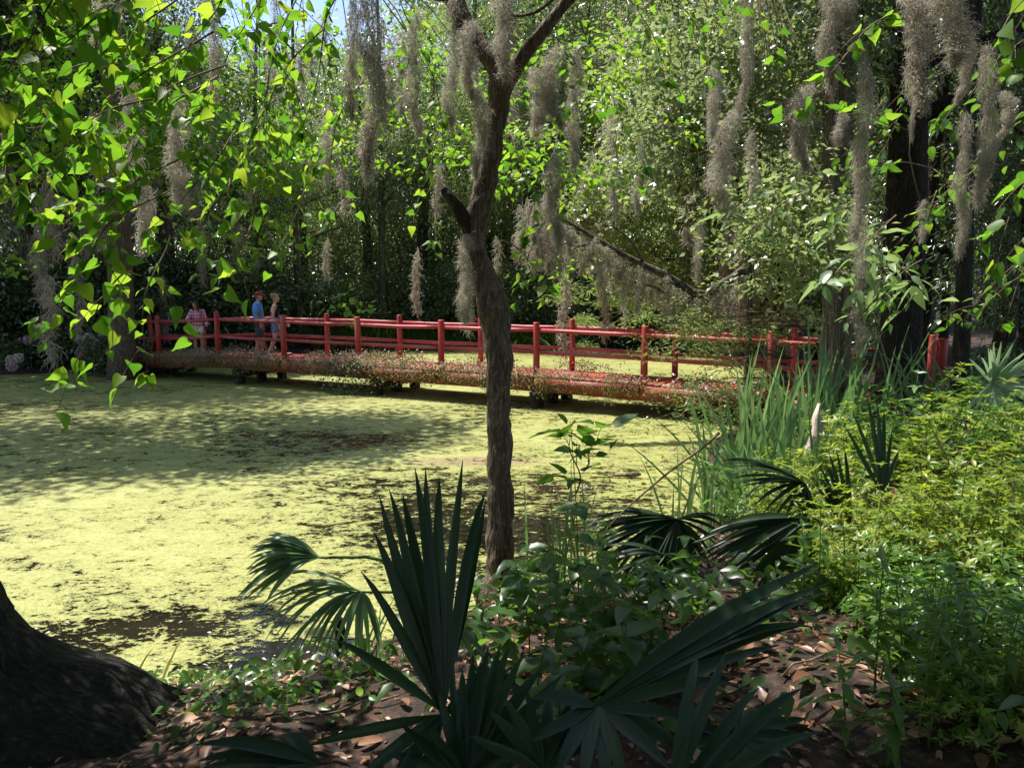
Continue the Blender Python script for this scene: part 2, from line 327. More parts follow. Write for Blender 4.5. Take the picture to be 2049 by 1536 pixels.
# duckweed and water
def duck_mat():
    m, nt, out = nmat('duckweed')
    wv = mapping(nt, 'World'); ws = mapping(nt, 'World', (.8, 1.1, 1))
    big = tex(nt, 'Noise', .34, 3, wv, .55, .4); mid = tex(nt, 'Noise', 3.9, 6, ws, .68, .9); sm = tex(nt, 'Noise', 19, 4, ws, .7, .6)
    fin = tex(nt, 'Noise', 70, 2, wv, .6)
    # thinner cover near the bank and in drifts
    geo = nt.nodes.new("ShaderNodeNewGeometry"); sx = nt.nodes.new("ShaderNodeSeparateXYZ"); nt.links.new(geo.outputs['Position'], sx.inputs[0])
    def spot(cx, cy_, rx, ry, amt):
        a = mathn(nt, 'DIVIDE', mathn(nt, 'SUBTRACT', sx.outputs[0], cx), rx); b = mathn(nt, 'DIVIDE', mathn(nt, 'SUBTRACT', sx.outputs[1], cy_), ry)
        d = mathn(nt, 'ADD', mathn(nt, 'MULTIPLY', a, a), mathn(nt, 'MULTIPLY', b, b))
        e = mathn(nt, 'SUBTRACT', 1.0, d); e = mathn(nt, 'MAXIMUM', e, 0.0); return mathn(nt, 'MULTIPLY', e, amt)
    s = None
    for a in ((-1.4, 5.25, .9, .5, .15), (-2.5, 5.9, 1.0, .4, .06), (-3.1, 5.6, 1.0, .5, .06), (-.9, 8.3, 1.6, 1.3, .035), (-.9, 9.5, 2.6, 2.4, .060), (-3.2, 13.2, 2.6, 1.3, .05), (.5, 8, 1.2, 1.0, .05), (-2.6, 6.6, 1.6, .8, .03), (-.2, 6.9, 1.2, 1.0, .04), (.6, 9.2, 2.4, 3.0, .03)):
        q = spot(*a); s = q if s is None else mathn(nt, 'ADD', s, q)
    a = mathn(nt, 'MULTIPLY', big.outputs[0], .22); b = mathn(nt, 'MULTIPLY', mid.outputs[0], .44); c = mathn(nt, 'MULTIPLY', sm.outputs[0], .34)
    f = mathn(nt, 'ADD', mathn(nt, 'ADD', a, b), c); f = mathn(nt, 'SUBTRACT', f, s)
    f = mathn(nt, 'ADD', f, mathn(nt, 'MULTIPLY', mathn(nt, 'SUBTRACT', fin.outputs[0], .5), .12))
    mask = ramp(nt, f, [(.432, (0, 0, 0)), (.448, (1, 1, 1))])
    vo = nt.nodes.new("ShaderNodeTexVoronoi"); vo.inputs['Scale'].default_value = 95; nt.links.new(wv, vo.inputs['Vector'])
    spk = ramp(nt, vo.outputs['Distance'], [(.0, (1.12, 1.12, 1.1)), (.55, (.92, .93, .9)), (.9, (.45, .5, .4))])
    cl = ramp(nt, f, [(.44, (.15, .155, .04)), (.49, (.27, .275, .075)), (.60, (.365, .36, .14))])
    n4 = tex(nt, 'Noise', 28, 3, wv, .7); br = ramp(nt, n4.outputs[0], [(.52, (1, 1, 1)), (.66, (.55, .50, .40))])
    mx = nt.nodes.new("ShaderNodeMix"); mx.data_type = 'RGBA'; mx.blend_type = 'MULTIPLY'; mx.inputs[0].default_value = .8
    nt.links.new(cl.outputs[0], mx.inputs[6]); nt.links.new(spk.outputs[0], mx.inputs[7])
    mx2 = nt.nodes.new("ShaderNodeMix"); mx2.data_type = 'RGBA'; mx2.blend_type = 'MULTIPLY'; mx2.inputs[0].default_value = .8
    nt.links.new(mx.outputs[2], mx2.inputs[6]); nt.links.new(br.outputs[0], mx2.inputs[7])
    # a drift of reddish azolla
    red = spot(-.55, 11.6, 1.6, .55, 1.0); rm = ramp(nt, mathn(nt, 'MULTIPLY', red, mid.outputs[0]), [(.26, (0, 0, 0)), (.46, (.6, .6, .6))])
    mx3 = nt.nodes.new("ShaderNodeMix"); mx3.data_type = 'RGBA'; nt.links.new(rm.outputs[0], mx3.inputs[0]); nt.links.new(mx2.outputs[2], mx3.inputs[6]); mx3.inputs[7].default_value = (.20, .11, .085, 1)
    p = nt.nodes.new("ShaderNodeBsdfPrincipled"); nt.links.new(mx3.outputs[2], p.inputs['Base Color']); p.inputs['Roughness'].default_value = .62
    p.inputs['Specular IOR Level'].default_value = .35
    bp = nt.nodes.new("ShaderNodeBump"); bp.inputs['Strength'].default_value = .5; bp.inputs['Distance'].default_value = .006
    nt.links.new(vo.outputs['Distance'], bp.inputs['Height']); nt.links.new(bp.outputs[0], p.inputs['Normal'])
    tr = nt.nodes.new("ShaderNodeBsdfTransparent"); ms = nt.nodes.new("ShaderNodeMixShader")
    nt.links.new(mask.outputs[0], ms.inputs[0]); nt.links.new(tr.outputs[0], ms.inputs[1]); nt.links.new(p.outputs[0], ms.inputs[2]); nt.links.new(ms.outputs[0], out.inputs[0])
    return m
M['duck'] = duck_mat()
def water_mat():
    m, nt, out = nmat('pond_water'); p = nt.nodes.new("ShaderNodeBsdfPrincipled")
    n = tex(nt, 'Noise', 2.5, 3, mapping(nt, 'World')); r = ramp(nt, n.outputs[0], [(.3, (.007, .006, .004)), (.7, (.018, .015, .009))])
    nt.links.new(r.outputs[0], p.inputs['Base Color']); p.inputs['Roughness'].default_value = .06; p.inputs['IOR'].default_value = 1.33
    b = nt.nodes.new("ShaderNodeBump"); b.inputs['Strength'].default_value = .08; b.inputs['Distance'].default_value = .02
    n2 = tex(nt, 'Noise', 9, 2, mapping(nt, 'World')); nt.links.new(n2.outputs[0], b.inputs['Height']); nt.links.new(b.outputs[0], p.inputs['Normal'])
    nt.links.new(p.outputs[0], out.inputs[0]); return m
M['water'] = water_mat()
def ground_mat():
    m, nt, out = nmat('leaf_mould'); v = mapping(nt, 'World')
    n = tex(nt, 'Noise', 1.2, 5, v, .6); n2 = tex(nt, 'Noise', 24, 4, v, .7)
    vo = nt.nodes.new("ShaderNodeTexVoronoi"); vo.inputs['Scale'].default_value = 16; nt.links.new(v, vo.inputs['Vector'])
    r = ramp(nt, n2.outputs[0], [(.3, (.012, .008, .006)), (.5, (.032, .020, .013)), (.7, (.10, .05, .03))])
    r2 = ramp(nt, vo.outputs['Color'], [(.2, (.5, .5, .5)), (.8, (1.5, 1.3, 1.2))])
    mx = nt.nodes.new("ShaderNodeMix"); mx.data_type = 'RGBA'; mx.blend_type = 'MULTIPLY'; mx.inputs[0].default_value = .8
    nt.links.new(r.outputs[0], mx.inputs[6]); nt.links.new(r2.outputs[0], mx.inputs[7])
    p = nt.nodes.new("ShaderNodeBsdfPrincipled"); nt.links.new(mx.outputs[2], p.inputs['Base Color']); p.inputs['Roughness'].default_value = .95
    b = nt.nodes.new("ShaderNodeBump"); b.inputs['Strength'].default_value = .8; b.inputs['Distance'].default_value = .03
    nt.links.new(n2.outputs[0], b.inputs['Height']); nt.links.new(b.outputs[0], p.inputs['Normal']); nt.links.new(p.outputs[0], out.inputs[0]); return m
M['ground'] = ground_mat()

# ------------------------------------------------------------------ the setting
POND = np.array([(-14, 5.6), (-7, 5.2), (-3.6, 4.9), (-2.4, 4.75), (-1.75, 4.85), (-1.2, 5.25), (-.5, 5.9), (.2, 6.3), (1.0, 6.7), (1.75, 7.6), (2.3, 9), (2.75, 11),
                 (3.4, 13.2), (4.6, 15.2), (6.0, 18), (8.2, 22), (9.5, 27), (9.0, 31.5), (4, 33), (-2, 33), (-6.5, 31.5), (-8.8, 27.5), (-11, 24.6), (-15, 23.4), (-22, 22.5), (-34, 20), (-34, 8)], float)
def sdist(x, y):
    x = np.asarray(x, float); y = np.asarray(y, float); d = np.full(x.shape, 1e9); ins = np.zeros(x.shape, bool); n = len(POND)
    for i in range(n):
        ax, ay = POND[i]; bx, by = POND[(i + 1) % n]; ex, ey = bx - ax, by - ay
        t = np.clip(((x - ax) * ex + (y - ay) * ey) / (ex * ex + ey * ey), 0, 1)
        d = np.minimum(d, np.hypot(x - ax - t * ex, y - ay - t * ey))
        c = ((ay > y) != (by > y)); xi = ax + (y - ay) / (by - ay if by != ay else 1e-9) * ex
        ins ^= c & (x < xi)
    return np.where(ins, -d, d)
def gz(x, y):
    x = np.asarray(x, float); y = np.asarray(y, float); s = sdist(x, y)
    up = np.where(y < 13, .95, .8) * (1 - np.exp(-np.maximum(s, 0) / np.where(y < 13, 1.5, 2.5)))
    z = np.where(s > 0, .02 + up, np.maximum(s * .6, -.6))
    far = np.maximum(y - 36, 0) * .02
    z = z + np.where(s > 0.05, .05 * np.sin(x * 3.1 + 1) * np.cos(y * 2.7) + .03 * np.sin(x * 7 + y * 5), 0) * np.clip(s, 0, 1) + far
    return z
def gz1(x, y): return float(gz(np.array([x]), np.array([y]))[0])

xs = np.concatenate([np.linspace(-400, -40, 10), np.arange(-36, -6, 1.0), np.arange(-6, 9, .12), np.arange(9, 40, 1.0), np.linspace(44, 400, 10)])
ys = np.concatenate([np.linspace(-60, -4, 8), np.arange(-2, 15, .12), np.arange(15, 45, .6), np.linspace(46, 500, 16)])
GX, GY = np.meshgrid(xs, ys); GZ = gz(GX, GY)
nx, ny = len(xs), len(ys)
idx = np.arange(nx * ny).reshape(ny, nx)
F = np.stack([idx[:-1, :-1], idx[:-1, 1:], idx[1:, 1:], idx[1:, :-1]], -1).reshape(-1, 4)
mb = MB(); mb.V.append(np.stack([GX, GY, GZ], -1).reshape(-1, 3)); mb.L.append(F.ravel()); mb.S.append(np.full(len(F), 4)); mb.n = nx * ny
tag(link('ground', mb.mesh('ground', M['ground'], True)), kind='structure')
def sheet(name, z, m, kind):
    mb = MB(); mb.add([(-40, 3, z), (12, 3, z), (12, 36, z), (-40, 36, z)], [(0, 1, 2, 3)])
    return tag(link(name, mb.mesh(name, m)), kind=kind)
sheet('water', 0.0, M['water'], 'structure')
o = sheet('duckweed', .006, M['duck'], 'stuff'); tag(o, 'yellow-green duckweed floating over the whole pond', 'duckweed')

# ------------------------------------------------------------------ generic plant generators
def crown_mesh(name, mat, seed, nclump, per, rad, clump_r, leaf, tpl=T_QUAD, shell=.55, flat=.6, down=.35, jitter=.35, cut_low=None):
    g = np.random.default_rng(seed); mb = MB()
    d = unit(g.normal(size=(nclump, 3))); rr = (shell + (1 - shell) * g.random(nclump)) ** .8
    rr = np.where(g.random(nclump) < .2, g.random(nclump), rr)
    C = d * rr[:, None] * np.array(rad)[None, :] * (1 + jitter * (g.random(nclump)[:, None] - .5))
    if cut_low is not None: C[:, 2] = np.maximum(C[:, 2], cut_low)
    cr = clump_r * (.6 + .8 * g.random(nclump))
    P = []; D = []
    off = g.normal(size=(nclump, per, 3)) * cr[:, None, None] * np.array([.62, .62, .62 * flat])
    # clumps droop outwards
    off[:, :, 2] -= .22 * np.hypot(off[:, :, 0], off[:, :, 1])
    P = (C[:, None, :] + off).reshape(-1, 3)
    D = unit(off) + .5 * unit(C)[:, None, :] + g.normal(size=off.shape) * .6; D[:, :, 2] -= down
    D = D.reshape(-1, 3); up = g.normal(size=D.shape) * .55 + np.array([0, 0, 1.0])
    X, Y, Z = frames(D, up); s = leaf * (.6 + .8 * g.random(len(P)))
    mb.scatter(tpl, P, X, Y, Z, s)
    return mb.mesh(name, mat)

def moss_mesh(name, seed, L=1.0, Rr=.1, n=900, segs=5, seg=.022, wid=.0022, prof=None, forks=1):
    """a tuft hanging from z=0 to z=-L"""
    g = np.random.default_rng(seed); nn = n
    t = g.random(nn) ** .85
    ks = [g.uniform(0, 6.28) for _ in range(4)]
    ax = np.stack([.35 * Rr * np.sin(t * 5 + ks[0]) + .25 * Rr * np.sin(t * 13 + ks[1]), .35 * Rr * np.sin(t * 6 + ks[2]), -t * L], 1)
    pr = np.interp(t, [0, .06, .25, .6, .85, 1], prof or [.35, .8, 1.0, .75, .45, .12]) * (1 + .25 * np.sin(t * 17 + ks[3]) + .2 * np.sin(t * 31 + ks[1]))
    a = g.random(nn) * 2 * math.pi; r = np.sqrt(g.random(nn)) * pr * Rr * .8
    p = ax + np.stack([np.cos(a) * r, np.sin(a) * r, g.normal(size=nn) * .01], 1)
    d = unit(np.stack([np.cos(a), np.sin(a), -.7 - g.random(nn)], 1) + g.normal(size=(nn, 3)) * .55)
    pts = [p]; sl_ = seg * (.6 + .9 * g.random(nn))
    for k in range(segs):
        d = unit(d + g.normal(size=(nn, 3)) * .62 + np.array([0, 0, -.22])); p = p + d * sl_[:, None]; pts.append(p)
    pts = np.stack(pts, 1)                      # n, segs+1, 3
    side = unit(np.cross(d, g.normal(size=(nn, 3)))) * wid * .5
    wd = np.linspace(1, .35, segs + 1)
    A = pts + side[:, None, :] * wd[None, :, None]; B = pts - side[:, None, :] * wd[None, :, None]
    V = np.stack([A, B], 2).reshape(-1, 3); base = (np.arange(nn) * (segs + 1) * 2)[:, None]
    q = np.array([[2 * k, 2 * k + 1, 2 * k + 3, 2 * k + 2] for k in range(segs)]).ravel()[None, :]
    mb = MB(); mb.V.append(V); mb.L.append((base + q).ravel()); mb.S.append(np.full(nn * segs, 4)); mb.n = len(V)
    return mb.mesh(name, M['moss'])

def trunk_mesh(name, seed, H, r0, r1, mat, lean=(0, 0), flare=1.8, limbs=5, sides=12, lobes=0, lobe_amp=0, wob=.25, z0=-.3):
    g = random.Random(seed); n = 16; pts = []; rd = []
    for k in range(n):
        t = k / (n - 1); z = z0 + t * (H - z0)
        pts.append((lean[0] * t * t + .12 * math.sin(t * 5 + seed), lean[1] * t * t + .1 * math.cos(t * 4 + seed), z))
        rd.append((r0 * (1 - t) + r1 * t) * (1 + (flare - 1) * math.exp(-t * H / .5)))
    mb = MB(); mb.add(*tube(pts, rd, sides, True, wob, seed, lobes, lobe_amp))
    for q in range(limbs):
        k = g.randint(5, n - 2); a = g.uniform(0, 6.28); ln = g.uniform(.18, .34) * H; b = np.array(pts[k]); r = rd[k] * .45
        P = [b + np.array([math.cos(a) * ln * s, math.sin(a) * ln * s, ln * (.55 * s - .25 * s * s)]) + np.array([0.05 * math.sin(7 * s + q), .05 * math.cos(5 * s), 0]) for s in np.linspace(0, 1, 7)]
        mb.add(*tube(P, [r * (1 - .8 * s) for s in np.linspace(0, 1, 7)], 6, True))
    return mb.mesh(name, mat, True)

# shared meshes for forest
CR = {}
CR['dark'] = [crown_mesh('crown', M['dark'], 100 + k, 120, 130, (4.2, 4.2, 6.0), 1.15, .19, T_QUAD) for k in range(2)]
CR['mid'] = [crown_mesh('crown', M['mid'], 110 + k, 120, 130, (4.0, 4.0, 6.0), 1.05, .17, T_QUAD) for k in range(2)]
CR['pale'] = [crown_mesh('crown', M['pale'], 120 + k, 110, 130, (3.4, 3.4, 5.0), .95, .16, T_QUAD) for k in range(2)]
CR['cyp'] = [crown_mesh('crown', M['cypress'], 130, 130, 170, (3.2, 3.2, 5.5), 1.1, .20, T_NEEDLE, flat=.3, down=.5)]
CR['shrub'] = [crown_mesh('crown', M['dark'], 140, 60, 150, (1.9, 1.5, 1.6), .55, .12, T_ROUND, cut_low=-1.3), crown_mesh('crown', M['mid'], 141, 60, 150, (1.9, 1.5, 1.5), .5, .11, T_QUAD, cut_low=-1.3),
               crown_mesh('crown', M['pale'], 142, 60, 150, (1.7, 1.4, 1.5), .5, .10, T_QUAD, cut_low=-1.3)]
TR = [trunk_mesh('trunk', s, 16, .30, .09, M['bark_far'], (.6 * math.sin(s), .5), 1.7, 6) for s in (1, 2, 3)]
MF = [moss_mesh('spanish_moss', 200 + k, 1.5, .15, 330, 4, .065, .024) for k in range(3)]

def forest_tree(kind, x, y, h, w_, label, group, zc=None, r=1.0, tv=None, seed=None):
    g = random.Random(seed if seed is not None else int(x * 37 + y * 91)); z = gz1(x, y)
    t = empty('tree', (x, y, z), label, 'tree', group, g.uniform(0, 6.28))
    link('trunk', g.choice(TR) if tv is None else TR[tv], t, scale=(r, r, h / 16.0))
    m = g.choice(CR[kind]); hz = {'dark': 6.0, 'mid': 6.0, 'pale': 5.0, 'cyp': 5.5}[kind]; s = h * .40 / hz
    link('crown', m, t, (0, 0, zc if zc is not None else h * .62), (0, 0, g.uniform(0, 6.28)), (w_ * s, w_ * s, s * 1.05))
    return t

G1 = 'trees of the woods beyond the pond'
LF = {'dark': 'dark evergreen tree in the dense woods beyond the pond', 'mid': 'mid green leafy tree in the dense woods beyond the pond',
      'pale': 'light green sunlit tree in the woods beyond the pond', 'cyp': 'feathery light green cypress in the woods beyond the pond'}
ADJ = {'dark': 'dark evergreen tree', 'mid': 'mid green tree', 'pale': 'light green sunlit tree', 'cyp': 'feathery pale cypress'}
FT = [  # kind, px, Y, height, width factor
    ('dark', -60, 24.5, 15, 1.1), ('dark', 60, 27, 17, 1.0), ('mid', 170, 29, 12, .9), ('dark', 330, 29, 12, .9), ('dark', 470, 33, 10.5, .95), ('mid', 610, 35, 12, .9),
    ('mid', 735, 36, 12.5, .9), ('dark', 850, 37, 12, .85), ('cyp', 950, 36, 16, .9), ('dark', 1060, 38, 18, .9), ('pale', 1180, 37, 16, .9), ('cyp', 1270, 34, 11, .85), ('pale', 1370, 32, 15, .9),
    ('pale', 1480, 28, 14, .8), ('mid', 1590, 25, 15, .85), ('dark', 1720, 23, 15, .95), ('dark', 1860, 21, 15, .95), ('dark', 2020, 22, 15, 1.0), ('mid', 2120, 19, 13, .9),
    ('mid', -20, 36, 19, 1.1), ('dark', 130, 38, 16, 1.1), ('dark', 260, 40, 14.5, 1.0), ('mid', 400, 44, 15, 1.0), ('mid', 560, 46, 16, 1.0), ('dark', 700, 45, 14, 1.0), ('mid', 850, 47, 14, .8),
    ('dark', 1010, 46, 21, 1.0), ('mid', 1150, 47, 21, 1.0), ('dark', 1280, 46, 21, 1.0), ('mid', 1410, 45, 21, 1.0), ('dark', 1540, 42, 20, 1.0), ('dark', 1680, 38, 20, 1.1), ('dark', 1830, 36, 20, 1.1), ('mid', 1990, 34, 19, 1.1),
    ('dark', 40, 60, 26, 1.3), ('mid', 230, 62, 19, 1.2), ('dark', 430, 64, 19, 1.2), ('mid', 640, 62, 20, 1.2), ('dark', 830, 64, 17, 1.0), ('mid', 1020, 62, 28, 1.3), ('dark', 1210, 64, 22, 1.1),
    ('mid', 1400, 62, 28, 1.3), ('dark', 1590, 60, 27, 1.3), ('mid', 1780, 56, 26, 1.3), ('dark', 1970, 52, 25, 1.3)]
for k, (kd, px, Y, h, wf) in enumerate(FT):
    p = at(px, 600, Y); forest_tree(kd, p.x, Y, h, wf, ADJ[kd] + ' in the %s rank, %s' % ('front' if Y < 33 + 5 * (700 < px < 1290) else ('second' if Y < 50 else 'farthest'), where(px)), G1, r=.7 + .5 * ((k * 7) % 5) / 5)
# distant wood that closes the view between the trunks
mbw = MB(); g = np.random.default_rng(5); N = 26000
a = g.uniform(-62, 62, N); P = np.stack([a, 74 + 4 * np.sin(a * .2) + g.normal(size=N) * 2.0, 1.2 + g.random(N) ** .9 * (13 + 3.0 * np.sin(a * .35) + 2 * np.sin(a * .9))], 1)
D = g.normal(size=(N, 3)); D[:, 2] -= .5; X, Y_, Z = frames(D, g.normal(size=(N, 3)) + np.array([0, -.5, 1])); mbw.scatter(T_ROUND, P, X, Y_, Z, .55 + .4 * g.random(N))
tag(link('woods', mbw.mesh('woods', M['dark'])), 'distant green wood closing the view behind all the trees', 'woods', kind='stuff')

# shrubs on the far bank
G2 = 'shrubs along the far bank'
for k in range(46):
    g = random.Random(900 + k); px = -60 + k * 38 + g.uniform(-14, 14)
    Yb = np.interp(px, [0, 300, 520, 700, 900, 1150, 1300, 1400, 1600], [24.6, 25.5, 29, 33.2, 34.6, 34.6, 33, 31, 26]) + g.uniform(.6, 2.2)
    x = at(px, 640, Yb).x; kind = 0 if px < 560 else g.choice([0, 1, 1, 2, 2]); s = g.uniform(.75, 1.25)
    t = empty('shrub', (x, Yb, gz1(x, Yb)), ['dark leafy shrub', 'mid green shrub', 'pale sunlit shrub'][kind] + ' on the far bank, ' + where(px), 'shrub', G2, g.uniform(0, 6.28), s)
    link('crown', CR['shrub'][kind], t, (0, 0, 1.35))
for k in range(12):   # second tier, taller, behind
    g = random.Random(980 + k); px = 560 + k * 80 + g.uniform(-20, 20); Yb = 38.5 + g.uniform(0, 2); x = at(px, 640, Yb).x
    t = empty('shrub', (x, Yb, gz1(x, Yb)), 'tall dark shrub deep in the woods, ' + where(px), 'shrub', 'tall shrubs deep in the woods', g.uniform(0, 6.28), 1.9)
    link('crown', CR['shrub'][k % 2], t, (0, 0, 1.35))

# grass on the far bank
def grass_mesh(name, seed, n, rx, ry, h, wd, mat, lean=.35):
    g = np.random.default_rng(seed); P = np.stack([g.uniform(-rx, rx, n), g.uniform(-ry, ry, n), np.zeros(n)], 1)
    D = g.normal(size=(n, 3)) * lean; D[:, 2] = 1; T = ([(-.5, 0, 0), (.5, 0, 0), (.4, .5, .02), (0, 1, .16), (-.4, .5, .02)], [(0, 1, 2, 3, 4)])
    X, Y_, Z = frames(D, g.normal(size=(n, 3)) + 1e-3); mb = MB(); s = h * (.5 + .8 * g.random(n)); mb.scatter(T, P, X, Y_, Z, np.stack([np.full(n, wd), s, s], 1)); return mb, mat
mbg = MB(); g = np.random.default_rng(77); n = 9000
t_ = g.random(n); px = 560 + t_ * 640; Yb = 33.4 + g.normal(size=n) * .5 - np.where(px < 760, (760 - px) * .012, 0); X0 = (px - 1024.5) / FPX * Yb
P = np.stack([X0, Yb, gz(X0, Yb)], 1); D = g.normal(size=(n, 3)) * .4; D[:, 2] = 1
X, Y_, Z = frames(D, g.normal(size=(n, 3))); s = .35 + .5 * g.random(n)
mbg.scatter(([(-.5, 0, 0), (.5, 0, 0), (.4, .5, .02), (0, 1, .3), (-.4, .5, .02)], [(0, 1, 2, 3, 4)]), P, X, Y_, Z, np.stack([np.full(n, .028), s, s], 1))
tag(link('grass', mbg.mesh('grass', M['grass'])), 'strap-leaved bright grass along the far bank behind the bridge', 'grass', kind='stuff')

# ------------------------------------------------------------------ trees at middle distance
# tall tree on the left shore, trunk before the end of the bridge
p = at(250, 700, 22.3); lt = empty('tree', (p.x, p.y, .05), 'broad grey trunk on the left shore before the end of the bridge', 'tree')
link('trunk', trunk_mesh('trunk', 5, 17, .36, .22, M['bark'], (-.5, .8), 1.25, 4, 16, 0, 0, .12), lt)
link('crown', crown_mesh('crown', M['heart_mass'], 301, 170, 120, (4.5, 3.0, 3.0), 1.0, .15, T_ROUND), lt, (-3.0, 1.0, 14.5))
# slimmer trunks near it
for k, (px, Y, r, h, lb) in enumerate([(520, 30, .55, 12, 'leaning pale trunk behind the couple on the bridge'), (345, 28, .6, 15, 'dark slim trunk behind the woman in pink'), (60, 25.5, .6, 14, 'dark trunk above the pink hydrangeas'),
                                        (770, 34, .6, 14, 'slim straight trunk above the sunny stretch of bridge rail'), (130, 27, .7, 15, 'moss-hung trunk between the hydrangeas and the shore tree'), (600, 31, .45, 14, 'thin upright trunk behind the second bridge span')]):
    p = at(px, 640, Y); t = empty('tree', (p.x, Y, gz1(p.x, Y)), lb, 'tree', None, k * 1.3)
    link('trunk', TR[k % 3], t, scale=(r, r, h / 16)); link('crown', CR['mid' if k % 2 else 'dark'][k % 2], t, (0, 0, h * (.78 if k in (1, 2, 4) else .5)), (0, 0, k), (.55, .55, .55) if k in (1, 2, 4) else (.3, .3, .4))

# right bank: cypress with fluted trunk, dark trunks
p = at(1652, 840, 12.2)
ct = empty('tree', (p.x, p.y, gz1(p.x, p.y)), 'fluted cypress trunk with shaggy bark at the right end of the bridge', 'tree')
link('trunk', trunk_mesh('trunk', 8, 13, .21, .13, M['bark_cyp'], (-.25, .3), 1.5, 4, 44, 7, .09, .45), ct)
link('crown', crown_mesh('crown', M['cypress'], 311, 90, 150, (2.6, 2.6, 3.6), .8, .15, T_NEEDLE, flat=.35), ct, (0, .5, 10.5))
p = at(1636, 800, 7.9)
mb = MB(); g = random.Random(4)
mb.add(*tube([(0, 0, -.1), (.015, 0, .2), (.0, .01, .40), (0.03, 0, .58), (.0, 0, .74), (.02, 0, .90)], [.105, .10, .085, .06, .035, .012], 13, True, 1.3, 3))
o = link('dead_stub', mb.mesh('dead_stub', M['stump'], True), None, (p.x, p.y, gz1(p.x, p.y))); tag(o, 'pale splintered stub of dead wood at the foot of the cypress', 'stump')
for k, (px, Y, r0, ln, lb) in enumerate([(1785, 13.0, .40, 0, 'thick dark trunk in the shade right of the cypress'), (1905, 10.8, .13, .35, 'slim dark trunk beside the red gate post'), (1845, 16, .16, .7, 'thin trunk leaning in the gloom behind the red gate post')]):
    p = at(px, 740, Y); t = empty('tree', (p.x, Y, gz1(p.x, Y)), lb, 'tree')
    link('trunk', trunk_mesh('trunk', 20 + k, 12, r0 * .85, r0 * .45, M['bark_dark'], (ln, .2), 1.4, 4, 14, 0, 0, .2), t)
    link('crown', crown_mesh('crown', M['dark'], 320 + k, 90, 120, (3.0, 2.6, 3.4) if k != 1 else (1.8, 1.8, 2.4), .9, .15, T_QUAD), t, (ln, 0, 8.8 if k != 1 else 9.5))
for k, (px, py, Y, rad, lb) in enumerate([(1900, 330, 17.5, (2.2, 1.6, 3.0), 'dark fir-like evergreen filling the gap behind the long bristly moss'), (2060, 430, 14.5, (1.8, 1.4, 2.8), 'dark evergreen at the right edge behind the fan palm'), (1800, 470, 18.5, (1.6, 1.2, 2.4), 'dense dark evergreen behind the thick dark trunk')]):
    p = at(px, py, Y); t = empty('tree', (p.x, Y, gz1(p.x, Y)), lb, 'tree')
    link('trunk', trunk_mesh('trunk', 70 + k, 7, .12, .04, M['bark_dark'], (0, 0), 1.3, 3, 8), t)
    link('crown', crown_mesh('crown', M['dark'], 380 + k, 90, 120, rad, .6, .13, T_LANCE, flat=.3, shell=.3), t, (0, 0, p.z - t.location.z))
# mid-distance leafy trees on the right bank (bright broad leaves in tiers)
RT = [('pale', 1300, 20.5, 7.5, 1.5, 2.2, 'yellow-green tree leaning over the pond behind the mossy bough'), ('mid', 1500, 17.5, 7.0, 1.6, 2.6, 'leafy tree behind the right end of the bridge rail'),
      ('pale', 1400, 24, 9.0, 2.0, 3.2, 'tall pale green tree on the right shore of the pond'), ('mid', 1610, 14.5, 6.6, 1.3, 2.2, 'broad-leaved tree just behind the cypress trunk')]
for k, (kd, px, Y, zc, rr, rz, lb) in enumerate(RT):
    p = at(px, 640, Y); x = max(p.x, 4.6 + (Y - 15) * .28) if Y > 15 else p.x; t = empty('tree', (x + .8, Y, gz1(x + .8, Y)), lb, 'tree')
    link('trunk', trunk_mesh('trunk', 40 + k, zc, .12, .04, M['bark_far'], (-.8, 0), 1.3, 5, 8), t)
    link('crown', crown_mesh('crown', M[kd], 340 + k, 80, 110, (rr, rr, rz), .5, .10, T_QUAD, flat=.4, down=.6), t, (p.x - x - .8, 0, zc - .6))

# unseen trees added behind and beside the viewer to block skylight
for k, (kd, x, y, h, wf) in enumerate([('dark', -7, -6, 15, 1.1), ('mid', -1, -8, 16, 1.1), ('dark', 5, -6, 15, 1.1), ('dark', 10, -1, 14, 1.0), ('dark', -11, -1, 14, 1.0), ('mid', 11, 6, 13, .9), ('dark', -3, -14, 18, 1.3), ('dark', 6, -14, 18, 1.3)]):
    forest_tree(kd, x, y, h, wf, 'unseen tree added behind the viewer to block skylight', 'added trees behind the viewer')

# unseen canopy, shaped to dapple the near bank and the left of the pond
def shade_clump_mesh(name, seed, pts, mat, per=110, cr=.45, leaf=.10, tpl=T_ROUND):
    g = np.random.default_rng(seed); C = np.array(pts); off = g.normal(size=(len(C), per, 3)) * cr * np.array([1, 1, .45])
    P = (C[:, None] + off).reshape(-1, 3); D = unit(off).reshape(-1, 3) + g.normal(size=P.shape) * .5; D[:, 2] -= .3
    X, Y_, Z = frames(D, g.normal(size=P.shape) * .5 + np.array([0, 0, 1])); mb = MB(); mb.scatter(tpl, P, X, Y_, Z, leaf * (.6 + .8 * g.random(len(P)))); return mb
def lift(x, y, z, h):
    """point h metres above (x,y,z) along the direction to the sun"""
    s = SUN * (h / SUN.z); return (x + s.x, y + s.y, z + s.z)

